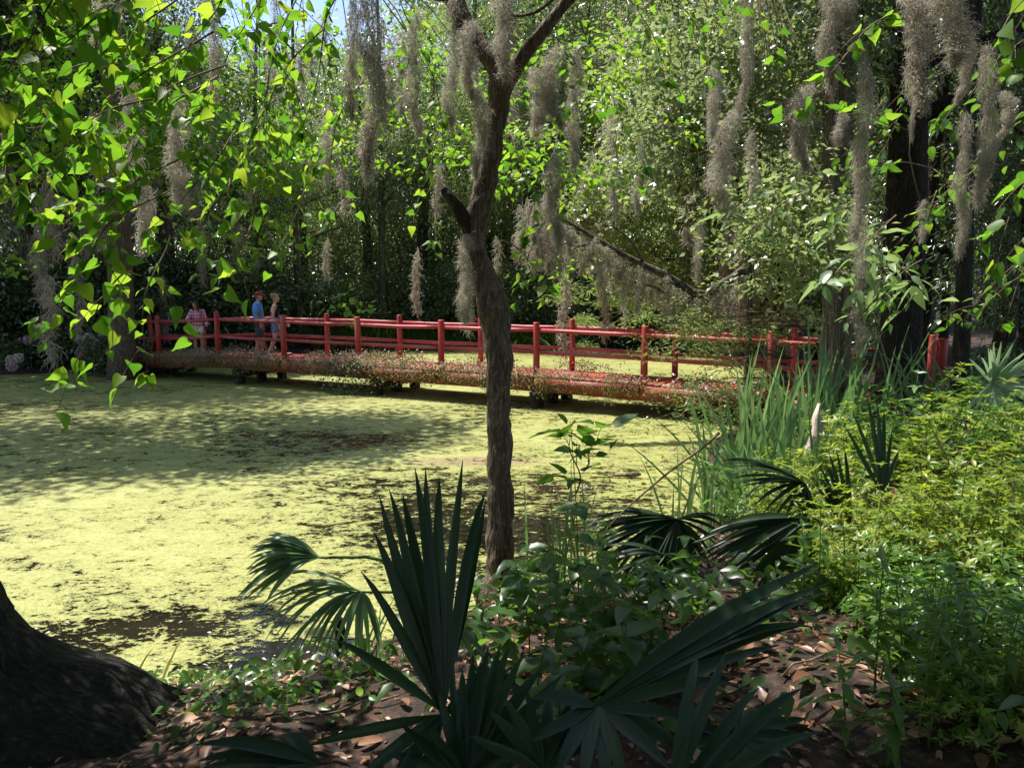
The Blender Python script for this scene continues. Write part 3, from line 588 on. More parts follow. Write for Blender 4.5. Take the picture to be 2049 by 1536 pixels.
# big dark trunk at the lower left, flaring into roots; unseen limbs and canopy above are added for shade
bx, by = -2.95, 3.1; bz = gz1(bx, by)
oak = empty('tree', (bx, by, bz), 'huge nearly black mossy trunk flaring at the lower left corner', 'tree')
hz = np.concatenate([np.linspace(-1.0, 1.2, 56), np.linspace(1.3, 8, 16)])
rd = [float(np.interp(z, [-1, -.3, -.1, 0, .06, .2, .38, .7, 1.2, 2, 8], [1.6, 1.42, 1.24, 1.10, 1.0, .83, .73, .65, .60, .56, .36])) for z in hz]
V, F = tube([(-.03 * z, .02 * z, z) for z in hz], rd, 90, True, 0, 2, 7, .03); V = np.array(V)
for k in range(len(V) - 0):
    q = Vector(V[k]); rr_ = max(math.hypot(q.x, q.y), .01); n_ = .045 * noise.noise(Vector((q.x * 5, q.y * 5, q.z * 1.6))) + .03 * noise.noise(Vector((q.x * 13, q.y * 13, q.z * 4))) + .014 * noise.noise(q * 34)
    V[k][0] += q.x / rr_ * n_; V[k][1] += q.y / rr_ * n_
mb = MB(); mb.add(V, F)
limb_ends = [(3.4, -3.6, 7.6), (-1.2, -3.4, 7.8), (1.2, -4.5, 8.2), (2.4, .3, 4.9), (.2, 1.6, 5.6), (4.4, -.6, 5.6)]
for k, e in enumerate(limb_ends):
    b = np.array([-.2, .1, (5.4 if k < 3 else 3.9) + .2 * k]); e = np.array(e); P = [b + (e - b) * s + np.array([0, 0, .8 * math.sin(s * math.pi)]) + .15 * np.array([math.sin(9 * s + k), math.cos(8 * s), math.sin(6 * s)]) for s in np.linspace(0, 1, 10)]
    mb.add(*tube(P, [.17 * (1 - .75 * s) for s in np.linspace(0, 1, 10)], 8))
link('trunk', mb.mesh('trunk', M['bark_shade_tone'], True), oak)
g = random.Random(21); pts = []
link('foliage', CR['dark'][0], oak, (3.2, -4.2, 8.2), (0, 0, 1), (1.1, .9, .62))  # unseen crown added over the viewer to block skylight
SH = [  # spots to keep in shade: x, y, z, spread, how many clumps
    (-.1, 2.7, 1.2, .62, 34), (-1.2, 2.7, 1.1, .55, 20), (.9, 2.9, 1.2, .55, 24), (-2.5, 3.2, 1.4, .55, 18), (1.8, 2.2, 1.0, .4, 12), (.1, 4.0, .9, .55, 14), (-2.0, 5.5, 0, .5, 7), (-1.0, 5.8, 0, .6, 8), (.5, 5.2, .8, .5, 9), (1.9, 5.0, .9, .6, 12), (1.2, 4.2, .9, .5, 14), (.5, 3.6, .9, .5, 14), (2.6, 3.0, .8, .4, 9), (.3, 2.1, .8, .4, 14), (1.2, 2.1, .8, .4, 14), (-.8, 2.5, .9, .4, 12), (2.2, 2.6, .8, .4, 10), (-1.3, 3.3, .9, .35, 8), (.9, 3.7, .9, .4, 9), (0, 2.9, 1.1, .8, 26), (1.2, 2.7, .9, .7, 26), (-.9, 3.1, .9, .5, 14), (2.4, 3.4, .8, .5, 10), (.4, 4.3, .8, .6, 14)]
# keep the sun's way free to what stands in full light
r5 = random.Random(3); LIT = []
for (x0, y0, x1, y1, Ya, Yb, n_) in ((0, 20, 420, 420, 3.6, 4.6, 240), (300, 20, 700, 420, 4.4, 5.4, 160), (1780, -40, 2049, 480, 3.3, 4.3, 160), (1560, -40, 1780, 420, 4.8, 5.8, 90), (1700, 900, 2049, 1200, 3.6, 5.2, 80), (480, 1060, 780, 1200, 3.8, 4.1, 40), (950, 0, 1300, 480, 5.7, 6.5, 90)):
    for _ in range(n_): LIT.append(tuple(at(r5.uniform(x0, x1), r5.uniform(y0, y1), r5.uniform(Ya, Yb))))
for (x0, y0, x1, y1, z_, n_) in ((1500, 1330, 1740, 1420, .9, 22), (430, 1370, 700, 1420, .8, 14), (0, 1040, 900, 1200, 0, 60), (1380, 1240, 1480, 1300, .8, 10), (1280, 1170, 1420, 1200, .5, 10)):
    for _ in range(n_): LIT.append(tuple(on_z(r5.uniform(x0, x1), r5.uniform(y0, y1), z_)))
LIT = np.array(LIT); SV = np.array(tuple(SUN))
def clear_of_lit(q, rad):
    v = np.array(q)[None, :] - LIT; t = v @ SV; d = np.linalg.norm(v - t[:, None] * SV[None, :], axis=1)
    return not bool(np.any((t > 0) & (d < rad)))
for (x, y, z, sp, nn) in SH:
    for _ in range(nn * 3):
        h = g.uniform(3.0, 5.2); q = lift(x + g.gauss(0, sp), y + g.gauss(0, sp), z, h)
        if q[2] > 3.15 + .38 * q[1] and clear_of_lit(q, .24): pts.append((q[0] - bx, q[1] - by, q[2] - bz))
for _ in range(150):   # unseen leaf clumps added left of the view to shade the root flare
    z0 = g.uniform(.6, 1.5); q = lift(-2.0 + g.gauss(0, .45), 3.2 + g.gauss(0, .4), z0, g.uniform(1.0, 4.0))
    if abs(q[0]) > .70 * q[1] + .25: pts.append((q[0] - bx, q[1] - by, q[2] - bz))
link('crown', shade_clump_mesh('crown', 3, pts, None, 90, .15, .06).mesh('crown', M['dark']), oak)  # unseen clumps set along the sun's rays to shade the foreground
# unseen leaf clumps added high up to shade the left of pond and bridge
pts = []; px0, py0 = lt.location.x, lt.location.y
for _ in range(430):
    u = g.random(); x = g.uniform(-13, -1.4); y = g.uniform(9.6, 16.4) + g.gauss(0, .3)
    if y < 9.9 + (x + 7.0) * .55 or (y > 14.6 and g.random() < .55): continue
    q = lift(x, y, 0, g.uniform(10.5, 12.5))
    if q[2] > 3.2 + .40 * q[1] - 1.2: pts.append((q[0] - px0, q[1] - py0, q[2] - .05))
for _ in range(30):
    i = g.uniform(-1, 3.1); x = -10.3 + 2.148 * i + g.gauss(0, .5); y = 22.9 - 1.16 * i + g.gauss(0, .7); q = lift(x, y, .6, g.uniform(11, 13))
    if any(np.linalg.norm((np.array(q) - c_) - np.array(tuple(SUN)) * float((np.array(q) - c_) @ np.array(tuple(SUN)))) < 1.5 for c_ in (np.array((-9.1, 22.8, 1.6)), np.array((-6.9, 22.1, 1.6)))): continue
    pts.append((q[0] - px0, q[1] - py0, q[2]))
link('foliage', shade_clump_mesh('foliage', 4, pts, None, 120, .58, .16).mesh('foliage', M['mid']), lt)

# ------------------------------------------------------------------ the red footbridge
BP1 = np.array([-8.07, 21.6]); BP6 = np.array([2.67, 15.8]); BST = (BP6 - BP1) / 5; BD = BST / np.linalg.norm(BST); BN = np.array([-BD[1], BD[0]])
def rail_z(i): return float(np.interp(i, [-2, -1, 0, 1, 2, 3, 4, 5, 6, 7, 8], [1.5, 1.57, 1.65, 1.775, 1.76, 1.745, 1.735, 1.73, 1.69, 1.645, 1.57]))
def deck_z(i): return rail_z(i) - 1.04
def bp(i, off=0.0, z=0.0):
    q = BP1 + BST * (i - 1) + BN * off; return Vector((q[0], q[1], z))
bo = bp(3, .7, 0); bridge = empty('footbridge', (bo.x, bo.y, 0), 'long red timber footbridge with round post and rail sides across the pond', 'bridge')
O = tuple(bridge.location)
def bpart(name, V, F, mat, smooth=False):
    mb = MB(); mb.add(V, F); return link(name, mb.mesh(name, mat, smooth, O), bridge)
WID = 1.45
for side, off, st in ((0, 0.0, 0.0), (1, WID, .08)):
    for i in range(-1, 8 if side == 0 else 9):
        ii = i + st; rr = .072 if side == 0 else .066; top = rail_z(ii) + .13 + random.uniform(-.015, .02) + (.03 if i == 1 else 0)
        b = bp(ii, off, deck_z(ii) - .32); tp = bp(ii, off, top); lean = random.uniform(-.012, .012)
        bpart('post', *tube([b, (b + tp) / 2 + Vector((lean, 0, 0)), tp - Vector((0, 0, .012)), tp], [rr * 1.03, rr, rr * .98, rr * .88], 14, True, .04, i), M['redpost'], False)
    last = 7.32 if side == 0 else 7.5
    for i in range(-1, 8):
        a, c = i + st, min(i + 1 + st, last)
        if c - a < .1: continue
        for dz, nm in ((0, 'top'), (-.47, 'low')):
            A = bp(a, off, rail_z(a) + dz - .05); B = bp(c, off, rail_z(c) + dz - .05 ); mid = (A + B) / 2 + Vector((0, 0, random.uniform(-.02, .008)))
            d = (B - A).normalized(); A = A + d * .055; B = B - d * (.055 if c < last else 0)
            bpart('rail', *tube([A, A.lerp(mid, .5), mid, mid.lerp(B, .5), B], [.041, .045, .046, .044, .040], 10, True, .10, i * 3 + dz), M['redrail'], True)
L0, L1 = -1.6, 7.9
nb = int((L1 - L0) * 2.44 / .165)
plank = None
for k in range(nb):
    i = L0 + (k + .5) / nb * (L1 - L0); z = deck_z(i) - .022 + random.uniform(-.004, .004)
    V, F = beam(bp(i, -.07, z), bp(i, WID + .07, z), .152, .042); bpart('plank', V, F, M['reddeck'])
for off in (-.02, WID + .02, WID / 2):
    for i in range(-1, 8):
        A = bp(i, off, deck_z(i) - .19); B = bp(min(i + 1, 7.9) - .004, off, deck_z(min(i + 1, 7.9)) - .19)
        V, F = beam(A, B, .09, .27); bpart('beam', V, F, M['redbeam'])
for off, dy in ((-.13, 0), ):      # long flower boxes fixed along the near edge
    for i in range(-1, 7):
        A = bp(i + .03, off, deck_z(i) - .12); B = bp(i + .97, off, deck_z(i + 1) - .12); V, F = beam(A, B, .13, .2); bpart('flower_box', V, F, M['redbeam'])
for i in (-.2, 1.35, 3.25, 5.02, 6.6):
    V, F = beam(bp(i, -.22, deck_z(i) - .42), bp(i, WID + .22, deck_z(i) - .42), .2, .2); bpart('cross_beam', V, F, M['pier'])
    for off in (-.05, WID * .5, WID + .05):
        V, F = tube([bp(i, off, -.5), bp(i, off, deck_z(i) - .5)], .14, 4); bpart('pile', V, F, M['pier'])

# flowering plants in the boxes and along the deck edges
def flower_plants(seed, n_leaf, n_fl, rx, rz, trail):
    g = np.random.default_rng(seed); P = g.normal(size=(n_leaf, 3)) * np.array([rx, .09, rz]); P[:, 2] += .08
    t = g.random(n_leaf) < .35; P[t, 2] = -np.abs(g.random(t.sum())) * trail; P[t, 1] = -.12 + g.normal(size=t.sum()) * .05; P[t, 0] = np.round(P[t, 0] * 9) / 9 + g.normal(size=t.sum()) * .03
    D = g.normal(size=P.shape); D[:, 2] += .1; X, Y_, Z = frames(D, g.normal(size=P.shape) + np.array([0, 0, .8])); mb = MB(); mb.scatter(T_QUAD, P, X, Y_, Z, .045 + .035 * g.random(n_leaf))
    Q = g.normal(size=(n_fl, 3)) * np.array([rx * 1.05, .10, rz * .9]); Q[:, 2] += .13; Q[:, 1] -= .05; k = g.random(n_fl) < .25; Q[k, 2] -= g.random(k.sum()) * trail * .6
    T = ([(0, 0, -.1)] + [(math.cos(a) * (1 if j % 2 else .55), math.sin(a) * (1 if j % 2 else .55), .12) for j, a in enumerate(np.linspace(0, 2 * math.pi, 10, endpoint=False))], [(0, 1 + j, 1 + (j + 1) % 10) for j in range(10)])
    D = g.normal(size=Q.shape) * .6 + np.array([0, .2, .5]); up = g.normal(size=Q.shape) * .4 + np.array([0, -1.0, .6]); X, Y_, Z = frames(D, up); fb = MB(); fb.scatter(T, Q, X, Y_, Z, .016 + .012 * g.random(n_fl))
    return mb, fb
M['flowerleaf'] = leaf_mat('bridge_plant_leaf', [(0, (.09, .12, .045)), (.6, (.22, .24, .11)), (1, (.42, .33, .22))], [(0, (.28, .36, .1)), (1, (.5, .46, .2))], .40, .3, .5)
FM = []
for k in range(4):
    a, b = flower_plants(400 + k, 400, 75, .34, .075, [.30, .45, .25, .6][k]); FM.append((a.mesh('foliage', M['flowerleaf'] if k != 3 else M['mid']), b.mesh('flowers', M['flower'])))
FA, FD = [], []
g = random.Random(8); ang = math.atan2(BD[1], BD[0])
spots = [(i, -.14) for i in np.arange(-1.0, 6.6, .22)] + [(i, WID + .05) for i in np.arange(-.6, 6.9, .42)]
for k, (i, off) in enumerate(spots):
    i += g.uniform(-.08, .08)
    if 5.6 < i and off < 0 and g.random() < .55: continue
    if off > 0 and (g.random() < .35 or i > 5.4): continue
    v = g.choice([0, 1, 2] if off < 0 else [0, 2]); s = g.uniform(.75, 1.2) * (.86 if i < 2.4 else 1.0); q = bp(i, off, deck_z(i) - (.04 if i < 2.4 else .0))
    side = 'near' if off < 0 else 'far'
    t = empty('flowering_plant', q, 'pink-flowered trailing plant on the %s deck edge, %s of the %s %s post' % (side, 'left' if (i % 1) > .5 else 'right', ['first', 'second', 'third', 'fourth', 'fifth', 'sixth', 'seventh', 'eighth', 'ninth'][int(round(i)) + 1], 'near' if off < 0 else 'far'), 'plant', 'flowering plants on the %s edge of the bridge' % side, ang, s)
    link('foliage', FM[v][0], t); f = link('flowers', FM[v][1], t); f['kind'] = 'stuff'
for i, lb in ((3.05, 'dense dark green trailing plant hanging to the water below the bridge'), (2.85, 'dark leafy creeper spilling over the bridge beam beside the pier'), (6.45, 'leafy creeper hanging off the bridge beam at the sunlit right end'), (6.75, 'dark creeper with reddish twigs under the right end of the bridge')):
    q = bp(i, -.2, deck_z(i) - .1); t = empty('creeper', q, lb, 'plant', None, ang, 1.35); link('foliage', FM[3][0], t); f = link('flowers', FM[3][1], t); f['kind'] = 'stuff'
for i, lb in ((5.12, 'pale green creeper trailing from the bridge right of the near tree trunk'), (4.55, 'small pale creeper trailing from the bridge left of the near tree trunk'), (5.75, 'thin trailing tendril of white flowers above the pond')):
    q = bp(i, -.2, deck_z(i) - .05); t = empty('creeper', q, lb, 'plant', None, ang, .8); t.scale = (.35, .7, 1.3); link('foliage', FM[0][0], t); f = link('flowers', FM[0][1], t); f['kind'] = 'stuff'

# red gate posts at the path beyond the bridge
gp = at(1880, 758, 17.0); fn = empty('fence', (gp.x, gp.y, gz1(gp.x, gp.y)), 'short red post and dark rail at the path beyond the bridge', 'fence')
mb = MB(); mb.add(*tube([(0, 0, -.2), (0, 0, .5), (0, 0, .86), (0, 0, .9)], [.13, .125, .12, .10], 14)); link('post', mb.mesh('post', M['redpost']), fn)
mb = MB(); mb.add(*tube([(0, 0, -.2), (0, 0, .7)], .11, 12)); link('post', mb.mesh('post', M['redpost']), fn, (-1.6, .5, 0))
for z in (.62, .28):
    mb = MB(); mb.add(*tube([(-1.6, .5, z), (-.8, .25, z), (-.1, .03, z)], .05, 8)); link('rail', mb.mesh('rail', M['redbeam'], True), fn)

# ------------------------------------------------------------------ people
def capsule(p, q, r0, r1, k=10, m=4):
    p = Vector(p); q = Vector(q); d = (q - p); ln = max(d.length, 1e-5); d /= ln; pts = []; rr = []
    for a in range(m): th = math.pi / 2 * (1 - a / m); pts.append(p - d * r0 * math.sin(th)); rr.append(max(r0 * math.cos(th), .0008))
    for s in np.linspace(0, 1, 4): pts.append(p + d * ln * s); rr.append(r0 + (r1 - r0) * s)
    for a in range(1, m + 1): th = math.pi / 2 * a / m; pts.append(q + d * r1 * math.sin(th)); rr.append(max(r1 * math.cos(th), .0008))
    return tube(pts, rr, k)
def ellip(c, r, rot=None, nu=12, nv=8):
    V = []; F = []
    for j in range(nv + 1):
        ph = math.pi * j / nv
        for i in range(nu):
            th = 2 * math.pi * i / nu; v = Vector((r[0] * math.sin(ph) * math.cos(th), r[1] * math.sin(ph) * math.sin(th), r[2] * math.cos(ph)))
            if rot is not None: v = rot @ v
            V.append((c[0] + v.x, c[1] + v.y, c[2] + v.z))
    for j in range(nv):
        for i in range(nu): a = j * nu + i; b = j * nu + (i + 1) % nu; F.append((a, a + nu, b + nu, b))
    return V, F
DG = None
def fuse(name, pieces, mat, parent, vox=.011, smooth_it=3, dec=.5):
    mb = MB()
    for V, F in pieces: mb.add(V, F)
    o = link(name, mb.mesh(name, mat), None)
    r = o.modifiers.new('r', 'REMESH'); r.mode = 'VOXEL'; r.voxel_size = vox; r.use_smooth_shade = True
    s = o.modifiers.new('s', 'SMOOTH'); s.factor = .5; s.iterations = smooth_it
    d = o.modifiers.new('d', 'DECIMATE'); d.ratio = dec
    bpy.context.view_layer.update()
    me = bpy.data.meshes.new_from_object(o.evaluated_get(bpy.context.evaluated_depsgraph_get())); o.modifiers.clear(); o.data = me
    if not me.materials: me.materials.append(mat)
    for pl in me.polygons: pl.use_smooth = True
    me.name = name; o.parent = parent; return o
SKIN = plain('skin', (.42, .25, .18), .55, .08, 9, .3); SKIN2 = plain('fair_skin', (.50, .31, .24), .55, .08, 9, .3)

def hand(wr, fd, palm_n, L=.18, curl=.35):
    """palm and five fingers from wrist wr along fd; palm faces palm_n"""
    fd = Vector(fd).normalized(); pn = Vector(palm_n); pn = (pn - fd * pn.dot(fd)).normalized(); sd = fd.cross(pn); out = []
    wr = Vector(wr); k = wr + fd * L * .5
    for s in (-.03, -.01, .01, .03): out.append(capsule(wr + sd * s * .6, k + sd * s, .014, .0125, 8, 2))
    for s, ln in ((-.033, .30), (-.0115, .42), (.0115, .45), (.033, .38)):
        a = k + sd * s; d1 = (fd + pn * curl).normalized(); b = a + d1 * L * ln * .55; d2 = (fd + pn * curl * 2.4).normalized(); c = b + d2 * L * ln * .5
        out += [capsule(a, b, .0095, .0088, 8, 2), capsule(b, c, .0088, .0072, 8, 2)]
    a = wr + fd * L * .16 + sd * .03; b = a + (fd * .6 + sd * .7 + pn * .3).normalized() * L * .26; c = b + (fd * .9 + sd * .15 + pn * .4).normalized() * L * .2
    return out + [capsule(a, b, .013, .0105, 8, 2), capsule(b, c, .0105, .008, 8, 2)]

def person(px, off, H, label, J, look, fem, clothes, hair, skin, i_at, rz):
    """J: joints in metres for a figure 1.75 m tall, facing +y; look: head turn in degrees"""
    q = bp(i_at, off, deck_z(i_at)); root = empty('person', q, label, 'person', None, rz, H / 1.75)
    V = {k: Vector(v) for k, v in J.items()}; B = []
    hc = V['head']; Rm = Matrix.Rotation(R(look[0]), 3, 'Z') @ Matrix.Rotation(R(look[1]), 3, 'X'); hv = lambda x, y, z: hc + Rm @ Vector((x, y, z))
    B.append(ellip(hc, (.074, .095, .112), Rm, 16, 12)); B.append(ellip(hv(0, .032, -.055), (.055, .062, .062), Rm)); B.append(capsule(hv(0, .088, .012), hv(0, .108, -.018), .011, .015, 8, 3))
    B.append(capsule(hv(-.018, .088, -.055), hv(.018, .088, -.055), .010, .010, 6, 2)); B.append(capsule(hv(0, .075, -.09), hv(0, .08, -.09), .02, .02, 8, 3))
    for s in (-1, 1): B.append(ellip(hv(s * .077, -.005, -.015), (.010, .02, .032), Rm))
    B.append(capsule(V['neck'], hv(0, -.01, -.06), .058 if not fem else .048, .05 if not fem else .044))
    ch, pe = V['chest'], V['pelvis']; sw = .155 if not fem else .135
    B.append(ellip(ch, (.165 if not fem else .145, .11, .20))); B.append(ellip((ch + pe) / 2, (.145 if not fem else .125, .10, .2))); B.append(ellip(pe, (.165 if not fem else .175, .115 if not fem else .125, .13)))
    for s in 'LR':
        B.append(capsule(V['sh' + s], V['el' + s], .052 if not fem else .044, .038)); B.append(capsule(V['el' + s], V['wr' + s], .040, .026)); B.append(capsule(V['sh' + s], V['neck'], .05, .045))
        B.append(capsule(V['hip' + s], V['kn' + s], .088 if not fem else .09, .056)); B.append(capsule(V['kn' + s], V['an' + s], .058, .036)); B.append(capsule(V['kn' + s] * .72 + V['an' + s] * .28 + Vector((0, -.012, 0)), V['kn' + s] * .5 + V['an' + s] * .5, .054, .045))
        an = V['an' + s]; ft = V['toe' + s]; B.append(capsule(an + Vector((0, -.03, -.045)), ft, .034, .028)); B.append(ellip(an + (ft - an) * .5 + Vector((0, 0, -.02)), (.038, .09, .03)))
        wr = V['wr' + s]; fd = V['hd' + s]; B += hand(wr, fd, V['pn' + s])
    fuse('body', B, skin, root, .0075, 1, .5)
    for s in (-1, 1):
        e = MB(); e.add(*ellip(hv(s * .030, .083, .012), (.012, .008, .008), Rm, 8, 6)); link('eye', e.mesh('eye', M['eye'], True), root)
    for nm, pcs, mt, vx in clothes(V, hv, Rm): fuse(nm, pcs, mt, root, vx, 2, .6)
    for nm, pcs, mt in hair(V, hv, Rm): fuse(nm, pcs, mt, root, .010, 1, .6)
    return root
M['eye'] = plain('eye', (.03, .02, .015), .2, .1)

def plaid():
    m, nt, out = nmat('pink_plaid'); c = nt.nodes.new("ShaderNodeTexCoord"); s = nt.nodes.new("ShaderNodeSeparateXYZ"); nt.links.new(c.outputs['Object'], s.inputs[0])
    def band(src, f, ph): return mathn(nt, 'GREATER_THAN', mathn(nt, 'SINE', mathn(nt, 'ADD', mathn(nt, 'MULTIPLY', src, f), ph)), .0)
    a = mathn(nt, 'ADD', s.outputs[0], mathn(nt, 'MULTIPLY', s.outputs[1], .6)); k = mathn(nt, 'ADD', mathn(nt, 'MULTIPLY', band(a, 75, .4), .5), mathn(nt, 'MULTIPLY', band(s.outputs[2], 62, 0), .5))
    r = ramp(nt, k, [(0, (.72, .60, .66)), (.5, (.68, .26, .36)), (1, (.50, .07, .15))]); p = nt.nodes.new("ShaderNodeBsdfPrincipled"); nt.links.new(r.outputs[0], p.inputs['Base Color']); p.inputs['Roughness'].default_value = .85; nt.links.new(p.outputs[0], out.inputs[0]); return m
M['plaid'] = plaid(); M['whitecloth'] = plain('white_shorts', (.74, .68, .68), .85, .06); M['bluetee'] = plain('blue_tee', (.10, .26, .62), .85, .1); M['greyshort'] = plain('dark_shorts', (.055, .065, .085), .85, .2)
M['black'] = plain('black_top', (.018, .017, .02), .8, .2); M['denim'] = plain('denim', (.16, .20, .42), .85, .2, 40); M['cap'] = plain('maroon_cap', (.26, .02, .03), .8, .1); M['hairdark'] = plain('dark_hair', (.028, .016, .012), .5, .3, 30); M['hairlight'] = plain('blonde_hair', (.24, .15, .075), .5, .3, 30)
M['hairgrey'] = plain('grey_hair', (.10, .08, .07), .6, .3, 30); M['shoe'] = plain('shoe', (.05, .05, .06), .6, .2); M['shoew'] = plain('white_shoe', (.5, .52, .56), .6, .1); M['sandal'] = plain('sandal', (.12, .07, .05), .6, .2); M['bag'] = plain('bag_leather', (.04, .03, .04), .5, .2)
def shoes(V, mt, full=True):
    out = []
    for s in 'LR':
        an, ft = V['an' + s], V['toe' + s]
        out.append(('shoe', [capsule(an + Vector((0, -.03, -.05)), ft + Vector((0, .01, -.004)), .042, .036)] if full else [capsule(an + Vector((0, -.035, -.068)), ft + Vector((0, .01, -.02)), .030, .030)], mt, .009))
    return out

def base_joints(): return dict(head=(0, .03, 1.63), neck=(0, 0, 1.45), chest=(0, -.005, 1.26), pelvis=(0, 0, .95), shL=(-.185, 0, 1.40), shR=(.185, 0, 1.40), elL=(-.24, -.03, 1.11), elR=(.24, -.03, 1.11), wrL=(-.25, .06, .87), wrR=(.25, .06, .87),
    hdL=(0, .15, -1), hdR=(0, .15, -1), pnL=(1, 0, 0), pnR=(-1, 0, 0), hipL=(-.09, 0, .90), hipR=(.09, 0, .90), knL=(-.10, .015, .49), knR=(.10, .015, .49), anL=(-.10, -.02, .08), anR=(.10, -.02, .08), toeL=(-.115, .14, .03), toeR=(.115, .14, .03))
# woman leaning on the rail, facing the camera and looking down to her right
J = base_joints(); J.update(head=(.03, .17, 1.56), neck=(.0, .07, 1.41), chest=(0, .05, 1.23), shL=(-.165, .06, 1.36), shR=(.165, .06, 1.36), elR=(.27, .17, 1.14), wrR=(.31, .36, 1.08), hdR=(.1, 1, -.15), pnR=(0, .1, -1), elL=(-.24, .0, 1.10), wrL=(-.25, .07, .87), hdL=(0, .2, -1))
def cl_a(V, hv, Rm):
    sh = [ellip(V['chest'], (.18, .135, .22)), ellip((V['chest'] + V['pelvis']) / 2, (.175, .145, .22)), ellip(V['pelvis'] + Vector((0, .01, .03)), (.195, .155, .15)), capsule(V['shL'], V['neck'] - Vector((0, 0, .04)), .068, .06), capsule(V['shR'], V['neck'] - Vector((0, 0, .04)), .068, .06),
          capsule(V['shL'], V['elL'], .068, .062), capsule(V['shR'], V['elR'], .068, .062), capsule(V['elL'], V['elL'].lerp(V['wrL'], .75), .060, .062), capsule(V['elR'], V['elR'].lerp(V['wrR'], .55), .060, .058)]
    so_ = [ellip(V['pelvis'] - Vector((0, 0, .03)), (.187, .14, .12))] + [capsule(V['hip' + s], V['hip' + s].lerp(V['kn' + s], .32), .105, .108) for s in 'LR']
    st = [capsule((V['shL'] + Vector((.03, .06, .05))), V['chest'] + Vector((-.12, .14, -.05)), .012, .012, 8, 2), capsule(V['chest'] + Vector((-.12, .14, -.05)), V['pelvis'] + Vector((-.19, .10, -.04)), .012, .012, 8, 2)]
    bg_ = [ellip(V['pelvis'] + Vector((-.24, .04, -.12)), (.06, .10, .10))]
    return [('shirt', sh, M['plaid'], .011), ('shorts', so_, M['whitecloth'], .011), ('bag_strap', st, M['bag'], .007), ('bag', bg_, M['bag'], .011)] + shoes(V, M['shoew'])
def hr_a(V, hv, Rm):
    return [('hair', [ellip(hv(0, -.025, .03), (.092, .10, .105), Rm), ellip(hv(0, -.05, -.05), (.10, .07, .12), Rm), capsule(hv(.075, .015, .0), hv(.085, .03, -.17), .035, .03), capsule(hv(-.075, .015, .0), hv(-.085, .03, -.17), .035, .03)], M['hairdark'])]
person(0, .0, 1.60, 'dark-haired woman in pink plaid shirt and white shorts leaning on the rail', J, (-25, -22), True, cl_a, hr_a, SKIN, .40, 0).rotation_euler[2] = R(180 + 14)
bpy.data.objects['person'].location = bp(.42, .56, deck_z(.42))
# man in a blue tee, seen from his side, walking right
J = base_joints(); J.update(elR=(.24, -.06, 1.11), wrR=(.23, .05, .88), elL=(-.22, .03, 1.12), wrL=(-.18, .17, .98), hdL=(.2, 1, -.3), pnL=(1, 0, 0), knL=(-.10, .06, .49), anL=(-.10, .06, .08), toeL=(-.11, .22, .03), anR=(.10, -.09, .08), toeR=(.11, .07, .03), knR=(.10, -.01, .49))
def cl_b(V, hv, Rm):
    sh = [ellip(V['chest'], (.20, .145, .23)), ellip((V['chest'] + V['pelvis']) / 2, (.175, .145, .22)), ellip(V['pelvis'] + Vector((0, 0, .05)), (.185, .15, .12))]
    for s in 'LR': sh += [capsule(V['sh' + s], V['neck'] - Vector((0, 0, .045)), .078, .07), capsule(V['sh' + s], V['sh' + s].lerp(V['el' + s], .72), .078, .070)]
    so_ = [ellip(V['pelvis'] - Vector((0, 0, .03)), (.182, .135, .13))] + [capsule(V['hip' + s], V['hip' + s].lerp(V['kn' + s], .86), .105, .095) for s in 'LR']
    return [('t_shirt', sh, M['bluetee'], .011), ('shorts', so_, M['greyshort'], .011)] + shoes(V, M['shoe'])
def hr_b(V, hv, Rm):
    return [('hair', [ellip(hv(0, -.03, .0), (.082, .085, .09), Rm)], M['hairgrey']), ('cap', [ellip(hv(0, -.005, .055), (.088, .108, .078), Rm), capsule(hv(-.035, .10, .045), hv(-.03, .175, .03), .018, .010, 8, 3), capsule(hv(.035, .10, .045), hv(.03, .175, .03), .018, .010, 8, 3), capsule(hv(0, .10, .05), hv(0, .185, .032), .02, .012, 8, 3)], M['cap'])]
person(0, .8, 1.74, 'man in a dark red cap, blue tee and dark shorts walking on the bridge', J, (-12, 0), False, cl_b, hr_b, SKIN, 1.30, R(-90 + 18))
# young woman in black top and denim shorts, striding right
J = base_joints(); J.update(shR=(.155, 0, 1.39), shL=(-.155, 0, 1.39), elR=(.20, -.05, 1.11), wrR=(.19, .10, .88), hdR=(0, .4, -1), elL=(-.20, .08, 1.12), wrL=(-.19, .26, .93), hdL=(0, .7, -.7), knL=(-.09, .17, .52), anL=(-.09, .24, .10), toeL=(-.09, .40, .06), knR=(.09, -.02, .49), anR=(.09, -.20, .10), toeR=(.10, -.05, .03))
def cl_c(V, hv, Rm):
    sh = [ellip(V['chest'] + Vector((0, .015, -.02)), (.15, .125, .165)), ellip((V['chest'] + V['pelvis']) / 2 + Vector((0, 0, .03)), (.138, .115, .14))]
    for s in 'LR': sh += [capsule(V['chest'] + Vector((.07 if s == 'R' else -.07, .09, .10)), V['sh' + s] + Vector((-.06 if s == 'R' else .06, .01, .055)), .014, .014, 8, 2), capsule(V['chest'] + Vector((.07 if s == 'R' else -.07, -.08, .08)), V['sh' + s] + Vector((-.06 if s == 'R' else .06, .01, .055)), .014, .014, 8, 2)]
    so_ = [ellip(V['pelvis'] + Vector((0, 0, .02)), (.182, .138, .16))] + [capsule(V['hip' + s], V['hip' + s].lerp(V['kn' + s], .38), .103, .104) for s in 'LR']
    return [('tank_top', sh, M['black'], .010), ('denim_shorts', so_, M['denim'], .011), ('bag', [ellip(V['pelvis'] + Vector((.05, -.20, .0)), (.09, .07, .12))], M['bag'], .012)] + shoes(V, M['sandal'], False)
